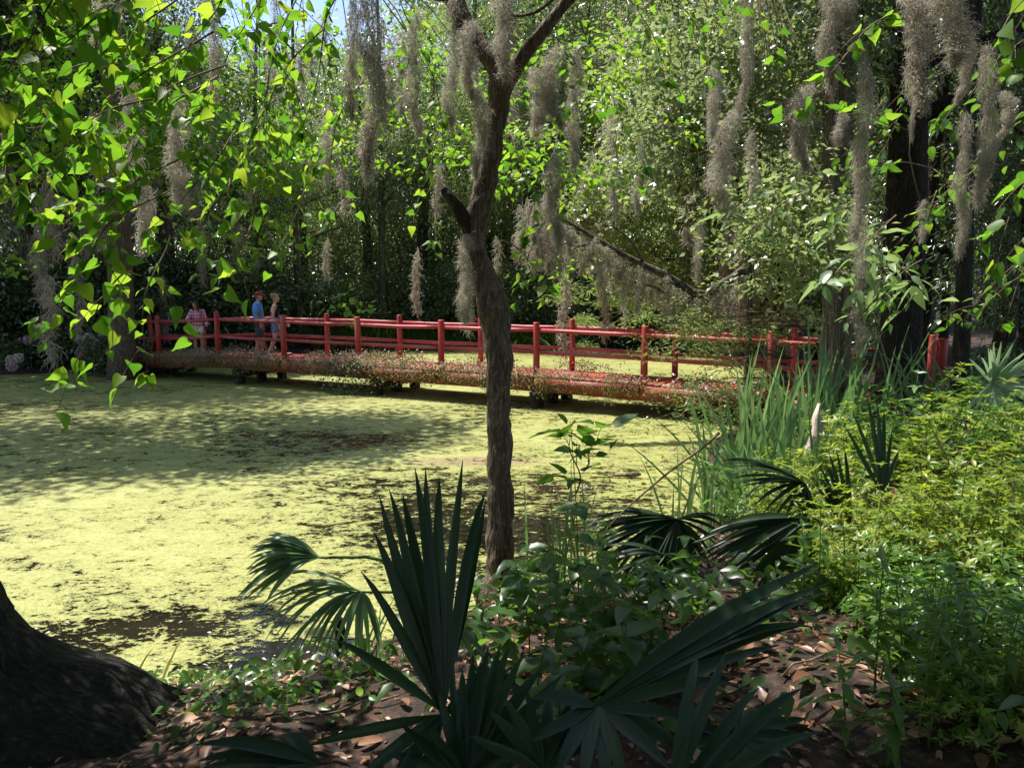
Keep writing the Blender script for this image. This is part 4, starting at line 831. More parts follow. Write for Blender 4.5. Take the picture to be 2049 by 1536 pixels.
def hr_c(V, hv, Rm): return [('hair', [ellip(hv(0, -.028, .028), (.088, .098, .10), Rm), ellip(hv(0, -.10, .085), (.045, .045, .045), Rm)], M['hairlight'])]
person(0, .65, 1.70, 'young woman in a black tank top and denim shorts with hair tied up, walking', J, (-6, 0), True, cl_c, hr_c, SKIN2, 1.62, R(-90 + 14))

# ------------------------------------------------------------------ the forked tree in the middle
YT = 6.3
tp = [(1003, 1190, 106, 0), (1002, 1150, 74, 0), (1001, 1100, 60, 0), (1001, 1040, 54, 0), (1000, 950, 52, 0), (999, 850, 50, 0), (997, 780, 50, 0), (998, 720, 54, 0), (992, 660, 62, .02), (985, 605, 60, .05), (968, 550, 52, .08), (950, 500, 47, .1), (949, 450, 46, .12), (966, 395, 45, .12), (982, 310, 43, .1), (994, 230, 44, .08), (1004, 165, 50, .05), (1008, 135, 46, .05)]
sm = smooth_path(tp, 70); base = at(1002, 1165, YT); fz = gz1(base.x, YT)
ft = empty('tree', (base.x, YT, fz), 'crooked grey-barked tree forking overhead in the centre of the view at the pond edge', 'tree')
FO = np.array(ft.location)
def pxpath(rows, n, Y0, dy=1.0):
    s = smooth_path(rows, n); P = []; rr = []
    for a in s:
        q = at(a[0], a[1], Y0 + a[3]); P.append(q); rr.append(a[2] / 2 / FPX * (Y0 + a[3]) * .95)
    return P, rr
P, rr = pxpath(tp, 130, YT); mb = MB(); V, F = tube(P, rr, 44, True, 0, 0)
# knobs and burls
V = np.array(V); ctr = np.repeat(np.array([tuple(p) for p in P]), 44, 0); dv = V - ctr
for k in range(len(V)):
    p = Vector(V[k]); V[k] += dv[k] * (.24 * noise.noise(p * 5.0) + .16 * noise.noise(p * 13) + .06 * noise.noise(Vector((p.x * 60, p.y * 60, p.z * 9))))
mb.add(V, F); link('trunk', mb.mesh('trunk', M['bark'], True, FO), ft)
LB = [([(1006, 170, 40, .05), (990, 130, 38, .05), (960, 95, 38, .1), (930, 45, 40, .15), (905, -10, 40, .2), (880, -90, 34, .3)], 'left'),
      ([(1010, 175, 36, .05), (1032, 135, 32, 0), (1062, 92, 28, -.05), (1100, 45, 26, -.1), (1145, -10, 24, -.1), (1220, -90, 20, -.2)], 'right'),
      ([(1005, 165, 26, .1), (1008, 110, 20, .15), (1003, 60, 17, .2), (1010, 0, 15, .25), (1016, -70, 12, .3)], 'mid'),
      ([(960, 500, 30, .1), (940, 462, 30, .08), (925, 432, 28, .05), (905, 400, 24, 0), (893, 385, 21, 0), (888, 377, 16, 0)], 'stub'),
      ([(1010, 28, 8, .2), (1040, 32, 6, .15), (1070, 25, 7, .1), (1100, 5, 7, 0), (1130, -30, 6, 0)], 'twig'),
      ([(1015, 95, 5, .1), (1022, 60, 5, .1), (1035, 40, 4, .1)], 'twig'), ([(905, 0, 14, .2), (860, -6, 12, .1), (815, -12, 10, 0), (760, -30, 8, 0)], 'twig')]
for rows, nm in LB:
    P, rr = pxpath(rows, 16, YT); mb = MB(); mb.add(*tube(P, rr, 12, True, .25, 3)); link('broken_stub' if nm == 'stub' else 'branch', mb.mesh('branch', M['bark_dark'] if nm == 'stub' else M['bark'], True, FO), ft)

# ------------------------------------------------------------------ leafy branches with single leaves
def single(tpl, name, mat):
    mb = MB(); mb.add(*tpl); return mb.mesh(name, mat, True)
LEAFM = [single(t, 'leaf', M['heart']) for t in (T_HEART, T_HEART2, leaf_tpl([(-.02, .10), (.06, .33), (.25, .40), (.5, .30), (.78, .12), (1.05, 0)], .1, .45), leaf_tpl([(-.02, .10), (.06, .36), (.25, .40), (.5, .33), (.78, .14), (1.05, 0)], .2, -.12, .03))]
LEAFW = [single(leaf_tpl([(0, 0), (.15, .13), (.4, .20), (.7, .12), (1, 0)], .3, c), 'leaf', M['whiteleaf']) for c in (.1, .35)]
LEAFS = [single(leaf_tpl([(0, 0), (.15, .11), (.45, .16), (.75, .09), (1, 0)], .4, c), 'leaf', M['stemleaf']) for c in (.1, .35, .6)]
LEAFE = [single(leaf_tpl([(0, 0), (.12, .20), (.4, .30), (.7, .2), (1, 0)], .3, c, .015), 'leaf', M['weed']) for c in (.15, .45)]

def place_leaf(me, parent, pos, d, up, size):
    Y = Vector(d).normalized(); X = Y.cross(Vector(up)); X = X.normalized() if X.length > 1e-4 else Vector((1, 0, 0)); Z = X.cross(Y)
    o = bpy.data.objects.new('leaf', me); col.objects.link(o); o.parent = parent
    Mx = Matrix((X, Y, Z)).transposed().to_4x4(); Mx.translation = Vector(pos) - parent.location; o.matrix_local = Mx @ Matrix.Scale(size, 4); return o

def leafy_branch(p0, p1, nleaf, size, seed, label, group=None, meshes=LEAFM, sag=.12, spread=.26, depth=.25, thick=.006, name='leafy_branch', down=.28):
    g = random.Random(seed); p0 = Vector(p0); p1 = Vector(p1); L = (p1 - p0).length; t = empty(name, p0, label, 'branch', group)
    path = [p0.lerp(p1, s) + Vector((0.03 * math.sin(6 * s + seed), .03 * math.cos(5 * s + seed), sag * L * math.sin(s * math.pi) * .8)) for s in np.linspace(0, 1, 14)]
    mb = MB(); mb.add(*tube([q - p0 for q in path], [thick * (1 - .7 * s) for s in np.linspace(0, 1, 14)], 5)); tips = []
    ntw = max(3, nleaf // 6); axis = (p1 - p0).normalized()
    nodes = []
    for k in range(ntw):
        s = (k + .7) / ntw * .92; q = path[int(s * 13)]; ln = g.uniform(.5, 1.3) * spread; sd = Vector((g.uniform(-1, 1), g.uniform(-1, 1) * depth * 3, g.uniform(-.5, .35)))
        d = (axis * .7 + sd * 1.0).normalized(); tw = [q + d * ln * u + Vector((0, 0, -.35 * ln * u * u)) for u in np.linspace(0, 1, 5)]
        mb.add(*tube([x - p0 for x in tw], [thick * .45 * (1 - .5 * u) for u in np.linspace(0, 1, 5)], 4)); n = 4
        for u in range(n): nodes.append((tw[u + 1], d))
    for k in range(max(nleaf - len(nodes), 3)): u = .35 + .65 * k / max(nleaf - len(nodes) - 1, 1); nodes.append((path[min(int(u * 13), 13)], axis))
    g.shuffle(nodes)
    for k in range(min(nleaf, len(nodes))):
        q, d = nodes[k]; side = Vector((g.gauss(0, .8), g.gauss(0, .6), g.gauss(0, .28))); ld = (d * .55 + side + Vector((0, 0, -down))).normalized(); pet = size * .4
        up = Vector((g.gauss(0, .5), g.gauss(0, .5) + .45, 1)); a = q + ld * pet * .9
        mb.add(*tube([q - p0, a - p0], thick * .18, 3, False)); place_leaf(g.choice(meshes), t, a, ld, up, size * (.5 + .9 * g.random() ** .8))
    link('stem', mb.mesh('stem', M['twig']), t); return t

GB = 'leafy branches hanging from above over the left of the view'
BR = [  # start px,py  end px,py  depth  leaves  size
    (300, -120, -40, 90, 3.6, 30, .095), (330, -60, 10, 230, 3.8, 34, .10), (380, -20, 60, 300, 4.0, 34, .095), (420, 60, 70, 420, 4.2, 34, .09), (440, 130, 130, 400, 4.4, 32, .09), (300, 200, 40, 380, 3.9, 26, .10),
    (200, -60, -60, 230, 3.5, 22, .10), (500, -60, 330, 180, 4.4, 30, .095), (560, -80, 420, 240, 4.8, 30, .09), (430, 150, 260, 330, 4.6, 30, .095), (600, -40, 520, 330, 5.0, 32, .085), (640, 60, 470, 400, 5.0, 34, .085),
    (690, -20, 600, 260, 5.2, 28, .085), (560, 200, 400, 470, 4.9, 32, .085), (480, 260, 330, 480, 4.6, 26, .09), (390, 300, 170, 480, 4.4, 30, .09), (330, 380, 150, 560, 4.3, 24, .09), (720, 160, 640, 420, 5.6, 24, .08),
    (790, -30, 880, 240, 6.0, 26, .075), (860, 60, 760, 250, 6.0, 24, .075), (1080, 40, 1190, 230, 6.0, 26, .075), (1120, 260, 1060, 470, 6.1, 24, .08), (1180, 150, 1290, 330, 6.2, 24, .075), (1010, 260, 1080, 420, 6.5, 24, .08), (880, 260, 860, 480, 6.6, 20, .08),
    (1240, -40, 1330, 160, 5.8, 24, .08), (1330, -30, 1430, 160, 6.2, 24, .08), (1400, -60, 1560, 120, 6.0, 26, .08), (700, 240, 660, 330, 6, 14, .08), (480, -60, 700, 120, 5.6, 26, .08), (100, -80, 230, 130, 4.6, 24, .09),
    (30, 240, -20, 420, 4.4, 18, .09), (640, 300, 560, 520, 6.2, 20, .075), (260, 300, 60, 260, 4.2, 22, .10), (540, 60, 640, 330, 5.4, 26, .08), (1150, 380, 1040, 560, 6.0, 18, .085)]
for k, b in enumerate(BR):
    g = random.Random(k); leafy_branch(at(b[0], b[1], b[4] + .3), at(b[2], b[3], b[4] - .1), int(b[5] * (1.5 if b[4] < 4.3 else 1.2)), b[6] * .86, 500 + k, '%s of heart-shaped leaves %s, %s' % ('big near spray' if b[4] < 4.3 else ('hanging spray' if b[4] < 5.5 else 'small-leaved spray'), where((b[0] + b[2]) / 2), level((max(b[1], 0) + b[3]) / 2)), GB)
BL = [((330, 470, 285, 742, 4.4, 24, .085), 'drooping twig of bright leaves before the left shore trunk'), ((300, 500, 130, 768, 4.3, 22, .088), 'lowest long bare twig with leaves hanging just above the duckweed on the left'),
      ((440, 400, 400, 545, 4.4, 14, .085), 'short leafy twig hanging beside the woman in pink'), ((250, 430, 95, 640, 4.1, 20, .09), 'twig of shaded leaves above the pink hydrangeas'), ((520, 380, 462, 572, 4.6, 12, .09), 'thin twig ending in one bright leaf above the man in the cap'),
      ((1010, 480, 1090, 590, 5.6, 12, .085), 'small spray of shaded leaves right of the crooked trunk'), ((2110, -60, 1990, 110, 3.6, 18, .09), 'bright leafy twig in the upper right corner beside the moss'), ((2120, 280, 1990, 520, 4.2, 20, .085), 'leafy twig at the right edge behind the longest moss tuft'),
      ((1830, 20, 1650, 150, 4.6, 18, .085), 'bright leafy spray between the two big moss tufts'), ((1900, 350, 1720, 340, 5.5, 14, .075), 'small leafy twig crossing the dark gap between moss tufts'), ((1820, 260, 1560, 210, 5.2, 16, .08), 'level spray of leaves above the hanging moss column'),
      ((2110, 350, 2020, 640, 5.0, 16, .08), 'shaded leafy twig low at the right edge'), ((1960, 330, 1860, 440, 5.2, 12, .075), 'tiny leafy twig in the dark gap at right')]
for k, (b, lb) in enumerate(BL):
    leafy_branch(at(b[0], b[1], b[4] + .2), at(b[2], b[3], b[4]), b[5], b[6], 560 + k, lb)
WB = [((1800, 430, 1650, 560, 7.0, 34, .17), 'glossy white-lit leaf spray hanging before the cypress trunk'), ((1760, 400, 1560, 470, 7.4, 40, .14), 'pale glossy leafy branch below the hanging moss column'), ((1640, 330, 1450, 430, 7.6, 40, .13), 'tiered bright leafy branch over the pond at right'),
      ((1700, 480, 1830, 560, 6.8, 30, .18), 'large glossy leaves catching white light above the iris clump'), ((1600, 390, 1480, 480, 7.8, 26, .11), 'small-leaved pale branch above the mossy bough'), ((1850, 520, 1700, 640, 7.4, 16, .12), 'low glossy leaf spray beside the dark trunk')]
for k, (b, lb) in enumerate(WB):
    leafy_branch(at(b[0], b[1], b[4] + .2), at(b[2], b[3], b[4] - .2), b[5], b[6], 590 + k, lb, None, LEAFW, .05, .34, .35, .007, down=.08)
leafy_branch(at(1152, 990, 4.4), at(1148, 862, 4.4), 15, .15, 641, 'top of a tall weed with big dark leaves silhouetted on the duckweed', None, LEAFE, .02, .20, .3, .006, down=.1)
leafy_branch(at(1160, 940, 4.4), at(1212, 868, 4.4), 9, .14, 642, 'side shoot with dark leaves beside the silhouetted weed top', None, LEAFE, .02, .14, .3, .005, down=.05)
for k, (a, b, n_, sz, Yd, lb) in enumerate([((2080, 60), (1880, 240), 40, .10, 7.5, 'dim leafy branch behind the big pale moss bunch'), ((2090, 200), (1860, 420), 40, .10, 8.0, 'dim leafy branch crossing the slim dark trunk'), ((1840, 120), (1760, 330), 34, .09, 8.5, 'shaded leaves before the thick dark trunk, high up'), ((1880, 380), (1780, 600), 34, .10, 8.5, 'shaded leaves before the thick dark trunk, low down'),
        ((2080, 480), (1930, 640), 36, .10, 8.5, 'shaded leafy branch above the round fan palm'), ((1760, 200), (1670, 420), 34, .09, 9, 'leafy branch veiling the upper cypress trunk')]):
    leafy_branch(at(*a, Yd), at(*b, Yd), n_, sz, 650 + k, lb, None, LEAFE, .06, .42, .4, .007)
# heart-leaf foliage further back, hanging from the same trees
def curtain(name, label, rows, seed, per, mat, leaf, spread, tpl=T_ROUND, kindname='leafy_branch', cr=.17):
    g = np.random.default_rng(seed); C = []
    for (x, y, Y, n) in rows:
        for _ in range(n): q = at(x + g.normal() * spread, y + g.normal() * spread, Y + g.normal() * .5); C.append(tuple(q))
    mb = shade_clump_mesh(name, seed, C, None, per, cr, leaf, tpl)
    b0 = C[0]; t = empty(kindname, b0, label, 'branch'); link('foliage', mb.mesh('foliage', mat, False, b0), t)
    tw = MB(); r = random.Random(seed); top = Vector(at(rows[0][0], -160, rows[0][2]))
    for c in C[::7]:
        c = Vector(c); m_ = top.lerp(c, .5) + Vector((0, 0, .25)); tw.add(*tube([top - Vector(b0), m_ - Vector(b0), c - Vector(b0)], [.010, .006, .002], 4))
    link('stem', tw.mesh('stem', M['twig']), t)
curtain('c1', 'dense backlit foliage mass filling the upper left behind the hanging branches', [(400, 260, 13.5, 26), (220, 260, 13.5, 26), (560, 380, 14, 16), (200, 60, 13, 18), (60, 300, 13, 14)], 71, 60, M['heart_mass'], .115, 85, cr=.27)
curtain('c2', 'dense backlit foliage behind the trunk fork', [(650, 230, 9, 14), (880, 220, 9.5, 14), (1080, 330, 9, 16), (1160, 130, 8.5, 16)], 72, 40, M['heart_mass'], .075, 85)
curtain('c3', 'bright small-leaved foliage mass at upper right behind the moss', [(1330, 150, 13, 28), (1480, 130, 12.5, 26), (1560, 250, 12.5, 20), (1620, 70, 12, 16), (1400, 300, 13.5, 18)], 73, 66, M['mid'], .11, 72, cr=.24)
curtain('c4', 'layered pale foliage above the iris clump', [(1500, 430, 10.5, 24), (1620, 440, 10, 26), (1560, 520, 10.5, 16), (1700, 520, 10, 12)], 74, 46, M['pale'], .085, 55)
curtain('c5', 'yellow-green foliage mass over the pond behind the mossy bough', [(1220, 470, 18, 18), (1340, 430, 18, 26), (1440, 490, 18, 30), (1530, 540, 17.5, 22), (1390, 550, 18, 20), (1180, 400, 18.5, 14), (1290, 350, 18.5, 16)], 75, 90, M['pale'], .12, 60, cr=.22)

# feathery cypress spray over the right end of the bridge
def needle_spray(rows, seed, per, label, leaf=.09, spread=26):
    g = np.random.default_rng(seed); C = []
    for (x, y, Y, n) in rows:
        for _ in range(n): C.append(tuple(at(x + g.normal() * spread * 1.8, y + g.normal() * spread * .8, Y + g.normal() * .3)))
    C = np.array(C); n = len(C); off = g.normal(size=(n, per, 3)) * np.array([.15, .15, .05]); off[:, :, 2] -= .25 * np.abs(off[:, :, 0])
    P = (C[:, None] + off).reshape(-1, 3); D = off / .17 + g.normal(size=off.shape) * np.array([.5, .5, .25]); D[:, :, 2] -= .15; D = D.reshape(-1, 3)
    X, Y_, Z = frames(D, g.normal(size=P.shape) * .6 + np.array([0, -.4, 1])); mb = MB(); mb.scatter(T_LANCE, P, X, Y_, Z, leaf * (.5 + .8 * g.random(len(P))))
    t = empty('cypress_branch', tuple(C[0]), label, 'branch'); link('foliage', mb.mesh('foliage', M['cypress'], False, C[0]), t)
    tw = MB(); a = C[np.argmax(C[:, 0])] + np.array([.5, 0, .25])
    for c in C[::2]: tw.add(*tube([a - C[0], (a + c) / 2 - C[0] + np.array([0, 0, .08]), c - C[0]], [.012, .007, .002], 4))
    link('stem', tw.mesh('stem', M['twig']), t)
needle_spray([(1330, 645, 13.2, 8), (1400, 632, 13.2, 11), (1480, 655, 13, 9), (1560, 665, 12.8, 5)], 81, 46, 'feathery cypress spray lying over the top rail of the bridge')
needle_spray([(1350, 705, 13, 6), (1430, 695, 12.8, 9), (1500, 725, 12.6, 5)], 82, 42, 'feathery cypress spray before the lower rail of the bridge')
needle_spray([(1400, 785, 12.6, 6), (1440, 815, 12.2, 8), (1370, 830, 12.3, 5), (1500, 790, 12.2, 4)], 83, 46, 'cypress spray drooping over the bridge beam towards the pond')
needle_spray([(1180, 600, 20, 10), (1240, 590, 20, 8)], 84, 120, 'pale cypress spray lit against the dark behind the bridge', .13)
needle_spray([(1230, 650, 22, 8)], 85, 120, 'small cypress spray low behind the bridge rail', .13)

# mossy bough
bt = at(1620, 430, 13.8); bough = empty('bough', bt, 'long bare moss-hung bough slanting down over the pond', 'bough')
rows = [[(1760, 330, 22, 0), (1640, 430, 20, 0), (1530, 520, 18, 0), (1440, 570, 17, 0), (1400, 590, 17, 0), (1330, 550, 15, 0), (1270, 522, 12, 0), (1200, 482, 9, 0), (1130, 440, 6, 0), (1080, 420, 4, 0)], [(1400, 590, 13, 0), (1375, 610, 10, 0), (1352, 630, 6, 0)], [(1195, 480, 6, 0), (1170, 490, 5, 0), (1150, 492, 4, 0), (1110, 480, 3, 0)],
        [(1395, 592, 7, 0), (1350, 596, 6, 0), (1310, 575, 5, 0), (1260, 562, 4, 0)], [(1290, 530, 5, 0), (1260, 480, 4, 0), (1225, 452, 3, 0)]]
mb = MB()
for r_ in rows: P, rr = pxpath(r_, 18, 13.8); mb.add(*tube(P, rr, 8, True, .3, 5))
link('branch', mb.mesh('branch', M['bark_far'], True, tuple(bt)), bough)

# ------------------------------------------------------------------ spanish moss
MN = [moss_mesh('spanish_moss', 600 + k, 1.0, .15, 1900, 6, .019, .0068) for k in range(3)]
MN.append(moss_mesh('spanish_moss', 610, 1.0, .10, 900, 6, .018, .0068, [.3, .7, .8, .9, .6, .2]))
MC = [moss_mesh('spanish_moss', 620 + k, 1.0, .12, 1900, 6, .016, .0058, [.5, .8, .9, 1.0, .7, .3]) for k in range(2)]
MOSS = [  # px, top, bottom, width px, depth, label
    (735, -60, 315, 92, 5.0, 'widest dark column of moss hanging at top left of the trunk'), (700, -60, 210, 40, 5.2, 'thin moss strand beside the widest dark moss column'), (828, 20, 245, 44, 5.9, 'narrow dark moss tuft halfway between the wide column and the fork'),
    (958, 170, 345, 46, 6.0, 'pale sunlit moss tuft clinging to the left of the upper trunk'), (938, 35, 180, 52, 6.0, 'moss bunch hanging in the trunk fork'), (905, 0, 230, 46, 6.4, 'shaded moss curtain left of the trunk fork'), (1012, -50, 140, 64, 6.2, 'moss-wrapped upright stem inside the fork'),
    (1108, 90, 240, 60, 6.0, 'moss tuft right of the trunk below the pale limb'), (1150, 95, 320, 44, 6.3, 'narrow moss tuft right of the pale limb'), (1112, 300, 480, 58, 5.9, 'thick pinkish moss tuft right of the trunk at mid height'), (1075, 130, 260, 50, 6.6, 'wispy moss tuft just right of the fork'),
    (262, 130, 470, 56, 7.0, 'long moss strand hanging before the left shore trunk'), (350, 190, 400, 60, 6.6, 'broad moss strand among the upper left leaves'), (205, -60, 75, 84, 5.0, 'pale moss bunch at the very top left'), (420, -60, 175, 40, 6.0, 'dark moss strand in the blue sky gap'),
    (545, -50, 120, 30, 6.4, 'thin moss strand near the top left sky gap'), (650, 230, 360, 32, 6.4, 'short moss strand under the widest moss column'), (930, 470, 640, 48, 6.25, 'dark shaggy moss hanging behind the crooked trunk'),
    (1495, -40, 200, 36, 6.6, 'narrow sunlit moss tuft left of the bright leaves'), (1432, 130, 260, 40, 7.5, 'moss tuft above the dark shaggy moss at right'), (1455, 215, 420, 72, 7.6, 'dark shaggy moss mass over the bright foliage'), (1508, 260, 380, 32, 7.0, 'short thin moss tuft beside the shaggy moss'),
    (1608, 165, 325, 62, 5.8, 'soft greenish moss tuft under the level leaf spray'), (1683, 220, 285, 32, 6.2, 'tiny moss tuft behind the moss column'), (1672, -60, 150, 64, 5.0, 'brown moss bunch at top beside the dark gap'), (1705, -60, 70, 56, 4.9, 'upper moss bunch with a ragged tip'),
    (1733, 110, 450, 50, 4.9, 'long moss column hanging alone before the dark gap'), (1728, 430, 570, 34, 6.0, 'dim moss wisp under the long moss column'), (1722, 580, 700, 34, 7.0, 'grey moss wisp below the glossy white leaves'),
    (1850, -80, 190, 92, 3.5, 'big pale sunlit moss bunch near the upper right corner'), (1915, -90, 110, 120, 3.6, 'widest pale moss bunch at the upper right'), (1935, 60, 190, 40, 3.8, 'small moss tip under the widest pale bunch'), (1985, 80, 380, 54, 3.4, 'long pale bristly moss tuft near the right edge'), (1938, 225, 490, 38, 4.1, 'slim brown moss tuft between dark gap and right edge'),
    (1832, 160, 270, 16, 3.9, 'thread of moss under the big pale bunch'), (2018, 180, 270, 40, 4.4, 'pale moss wisp at the right edge'), (1850, 400, 480, 26, 5.6, 'small moss tuft hanging in the dark at right'), (1280, 280, 420, 28, 9, 'thin moss tuft beside brown magnolia leaves'), (1400, 440, 560, 26, 11, 'short moss tuft before the pale foliage')]
for k, (px, t0, t1, wd, Y, lb) in enumerate(MOSS):
    Y = float(Y); p = at(px, t0, Y); L = (t1 - t0) / FPX * Y; r_ = wd / FPX * Y * (.40 if wd < 80 else .34)
    cols_ = wd / (t1 - t0) < .2 or Y > 6.0; m = (MC[k % 2] if cols_ else MN[k % 3]) if wd > 34 else MN[3]
    rad = .13 if m in MC else (.16 if m in MN[:3] else .11); s = r_ / rad
    o = link('spanish_moss', m, None, p, (0, 0, k * 1.7), (s * 1.0, s * 1.0, L)); tag(o, lb, 'moss')
# curtains of moss under the bough and in the far trees
g = random.Random(55); bpx = [(1050, 425), (1130, 445), (1200, 482), (1270, 522), (1330, 552), (1400, 590), (1470, 560), (1540, 515)]
for k in range(40):
    x = 1050 + k * 12.6 + g.uniform(-6, 6); y = np.interp(x, [a for a, b in bpx], [b for a, b in bpx]) + g.uniform(-8, 14); L = g.uniform(.35, .95) * (1.1 if x < 1350 else .75); p = at(x, y, 13.75 + g.uniform(-.12, .12))
    o = link('spanish_moss', MF[k % 3], None, p, (0, 0, g.uniform(0, 6)), (.42, .42, L / 1.5)); tag(o, '%s moss tuft under the slanting bough, %s' % ('long' if L > .75 else ('middling' if L > .5 else 'short'), ['at its bare thin tip', 'just past the tip', 'by the upturned twig', 'before the first fork', 'at the first fork', 'in the middle', 'past the middle', 'before the big fork', 'at the big fork', 'right of the big fork', 'near the leafy tree'][min(10, int((x - 1050) / 46))]), 'moss', 'moss tufts hanging under the slanting bough')
for k in range(105):
    px = g.uniform(0, 1950); py = g.uniform(20, 560) if px > 350 else g.uniform(150, 560); Y = g.uniform(18, 30) if not 1100 < px < 1560 else g.uniform(15.5, 24); Y = max(Y, 25.5) if 290 < px < 560 else Y; p = at(px, py, Y); L = g.uniform(.9, 2.4); s = g.uniform(.6, 1.2)
    o = link('spanish_moss', MF[k % 3], None, p, (0, 0, g.uniform(0, 6)), (s, s, L / 1.5)); tag(o, '%s far moss strand %s, %s' % ('long' if L > 1.8 else ('middling' if L > 1.3 else 'short'), where(px).replace('widest moss', 'moss').replace('midway between', 'between'), level(py).replace(' of the view', '')), 'moss', 'moss strands in the far trees')
# hanging vine
mb = MB(); P = [at(x, y, 5.2) for x, y in ((1838, 40), (1846, 110), (1832, 190), (1822, 260), (1820, 310), (1830, 360), (1842, 405))]; mb.add(*tube(P, .0045, 5)); o = link('vine', mb.mesh('vine', M['twig'])); tag(o, 'single bare vine hanging in the dark gap at right', 'vine')
mb = MB(); P = [at(x, y, 5.0) for x, y in ((1440, 865), (1400, 900), (1350, 935), (1290, 985), (1240, 1030), (1190, 1085))]; mb.add(*tube([tuple(q) for q in smooth_path([tuple(p) for p in P], 16)], [.010 * (1 - .6 * s) for s in np.linspace(0, 1, 16)], 6)); o = link('bare_stem', mb.mesh('bare_stem', M['twig'])); tag(o, 'bare brown stem slanting across the pond above the right fan palms', 'stem')

# magnolia with brown-backed leaves
mg = at(1400, 330, 13); t = empty('tree', (mg.x + 1.2, 13.6, gz1(mg.x + 1.2, 13.6)), 'magnolia branch tips with rusty-backed leaves among the moss', 'tree')
link('trunk', trunk_mesh('trunk', 61, 5.2, .07, .03, M['bark_far'], (-.9, -.4), 1.2, 4, 8), t)
q = mg - t.location; link('crown', crown_mesh('crown', M['magnolia'], 355, 26, 34, (.45, .4, 1.0), .16, .16, T_LANCE, down=-.3), t, tuple(q))

# ------------------------------------------------------------------ palmettos
def leaflet(hub, tip, W, nrm, bend, g, segs=7, prof=None):
    hub = Vector(hub); tip = Vector(tip); L = (tip - hub).length; V = []
    d0 = (tip - hub).normalized(); side0 = d0.cross(nrm).normalized(); dr = g.choice([0, 0, .02, .05, .10]); tw = g.uniform(-.35, .35)
    for k in range(segs + 1):
        t = k / segs; c = hub.lerp(tip, t) + Vector((0, 0, bend * L * 4 * t * (1 - t) - dr * L * t ** 5)) + side0 * (.01 * L * math.sin(3 * t + tw * 9))
        wd = W * .5 * float(np.interp(t, [0, .12, .35, .6, .85, 1], prof or [.12, .45, 1, .9, .5, .04])); ca, sa = math.cos(tw * t), math.sin(tw * t); n2 = side0.cross(d0)
        s = side0 * ca + n2 * sa; n3 = s.cross(d0)
        V += [c + s * wd + n3 * wd * .38, c, c - s * wd + n3 * wd * .38]
    F = []
    for k in range(segs):
        a = 3 * k; F += [(a, a + 1, a + 4, a + 3), (a + 1, a + 2, a + 5, a + 4)]
    return V, F
def frond(hub, tips, W, label, mat, nrm=(0, -1, .3), bend=.03, petiole=None, seed=0, nm='palmetto'):
    g = random.Random(seed); hub = Vector(hub); t = empty(nm, hub, label, 'palm'); nrm = Vector(nrm).normalized()
    for k, tip in enumerate(tips):
        tip = Vector(tip); V, F = leaflet((0, 0, 0), tip - hub, W * g.uniform(.85, 1.1), nrm, bend * g.uniform(.5, 1.5), g)
        mb = MB(); mb.add([tuple(v) for v in V], F); link('leaflet', mb.mesh('leaflet', mat, True), t)
    if petiole is not None:
        pe = Vector(petiole) - hub; mb = MB(); mb.add(*tube([(0, 0, 0), tuple(pe * .5 + Vector((0, 0, .05 * pe.length))), tuple(pe)], [.006, .009, .012], 6)); link('stalk', mb.mesh('stalk', M['greenstem'], True), t)
    return t
def ptips(lst, Y, dY=0.0):
    return [at(a[0], a[1], Y + (a[2] if len(a) > 2 else dY)) for a in lst]
def densify(tips, hub, m=1):
    out = []; 
    for a, b in zip(tips, tips[1:]):
        out.append(a)
        for k in range(m): u = (k + 1) / (m + 1); c = a.lerp(b, u); L = (a - hub).length * (1 - u) + (b - hub).length * u; out.append(hub + (c - hub).normalized() * L * random.uniform(.93, 1.03))
    return out + [tips[-1]]
h = at(886, 1426, 2.75)
tips = ptips([(608, 1496, -.1), (672, 1262, 0), (720, 1126, .1), (743, 1043, .15), (761, 987, .2), (778, 930, .25), (809, 964, .3), (831, 912, .3), (853, 910, .3), (882, 906, .3), (923, 910, .3), (975, 936, .3), (968, 1000, .35)], 2.75)
low = ptips([(690, 1580, -.3), (760, 1620, -.3), (820, 1640, -.25), (990, 1330, .2), (1010, 1400, .1)], 2.75)
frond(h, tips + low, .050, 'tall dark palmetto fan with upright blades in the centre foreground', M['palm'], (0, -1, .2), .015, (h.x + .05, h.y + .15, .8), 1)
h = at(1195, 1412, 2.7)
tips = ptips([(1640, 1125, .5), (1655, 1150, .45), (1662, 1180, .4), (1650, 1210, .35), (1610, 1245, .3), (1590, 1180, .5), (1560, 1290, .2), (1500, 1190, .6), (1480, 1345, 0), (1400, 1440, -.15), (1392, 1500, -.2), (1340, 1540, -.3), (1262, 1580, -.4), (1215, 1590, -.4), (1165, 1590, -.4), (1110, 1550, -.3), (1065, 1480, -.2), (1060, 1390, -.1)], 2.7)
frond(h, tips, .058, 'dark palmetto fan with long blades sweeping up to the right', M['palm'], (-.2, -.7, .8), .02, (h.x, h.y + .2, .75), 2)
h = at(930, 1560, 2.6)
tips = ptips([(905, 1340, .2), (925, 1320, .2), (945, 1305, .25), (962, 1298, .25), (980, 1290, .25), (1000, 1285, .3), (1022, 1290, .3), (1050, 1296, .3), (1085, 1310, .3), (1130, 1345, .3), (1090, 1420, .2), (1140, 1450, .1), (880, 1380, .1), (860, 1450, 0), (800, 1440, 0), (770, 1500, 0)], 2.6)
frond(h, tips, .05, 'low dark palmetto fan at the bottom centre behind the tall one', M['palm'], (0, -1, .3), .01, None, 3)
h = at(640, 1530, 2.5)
tips = ptips([(385, 1478, -.1), (392, 1498, -.1), (400, 1520, -.1), (380, 1548, -.1), (440, 1470, 0), (460, 1580, -.2), (560, 1460, .1), (520, 1590, -.2)], 2.5)
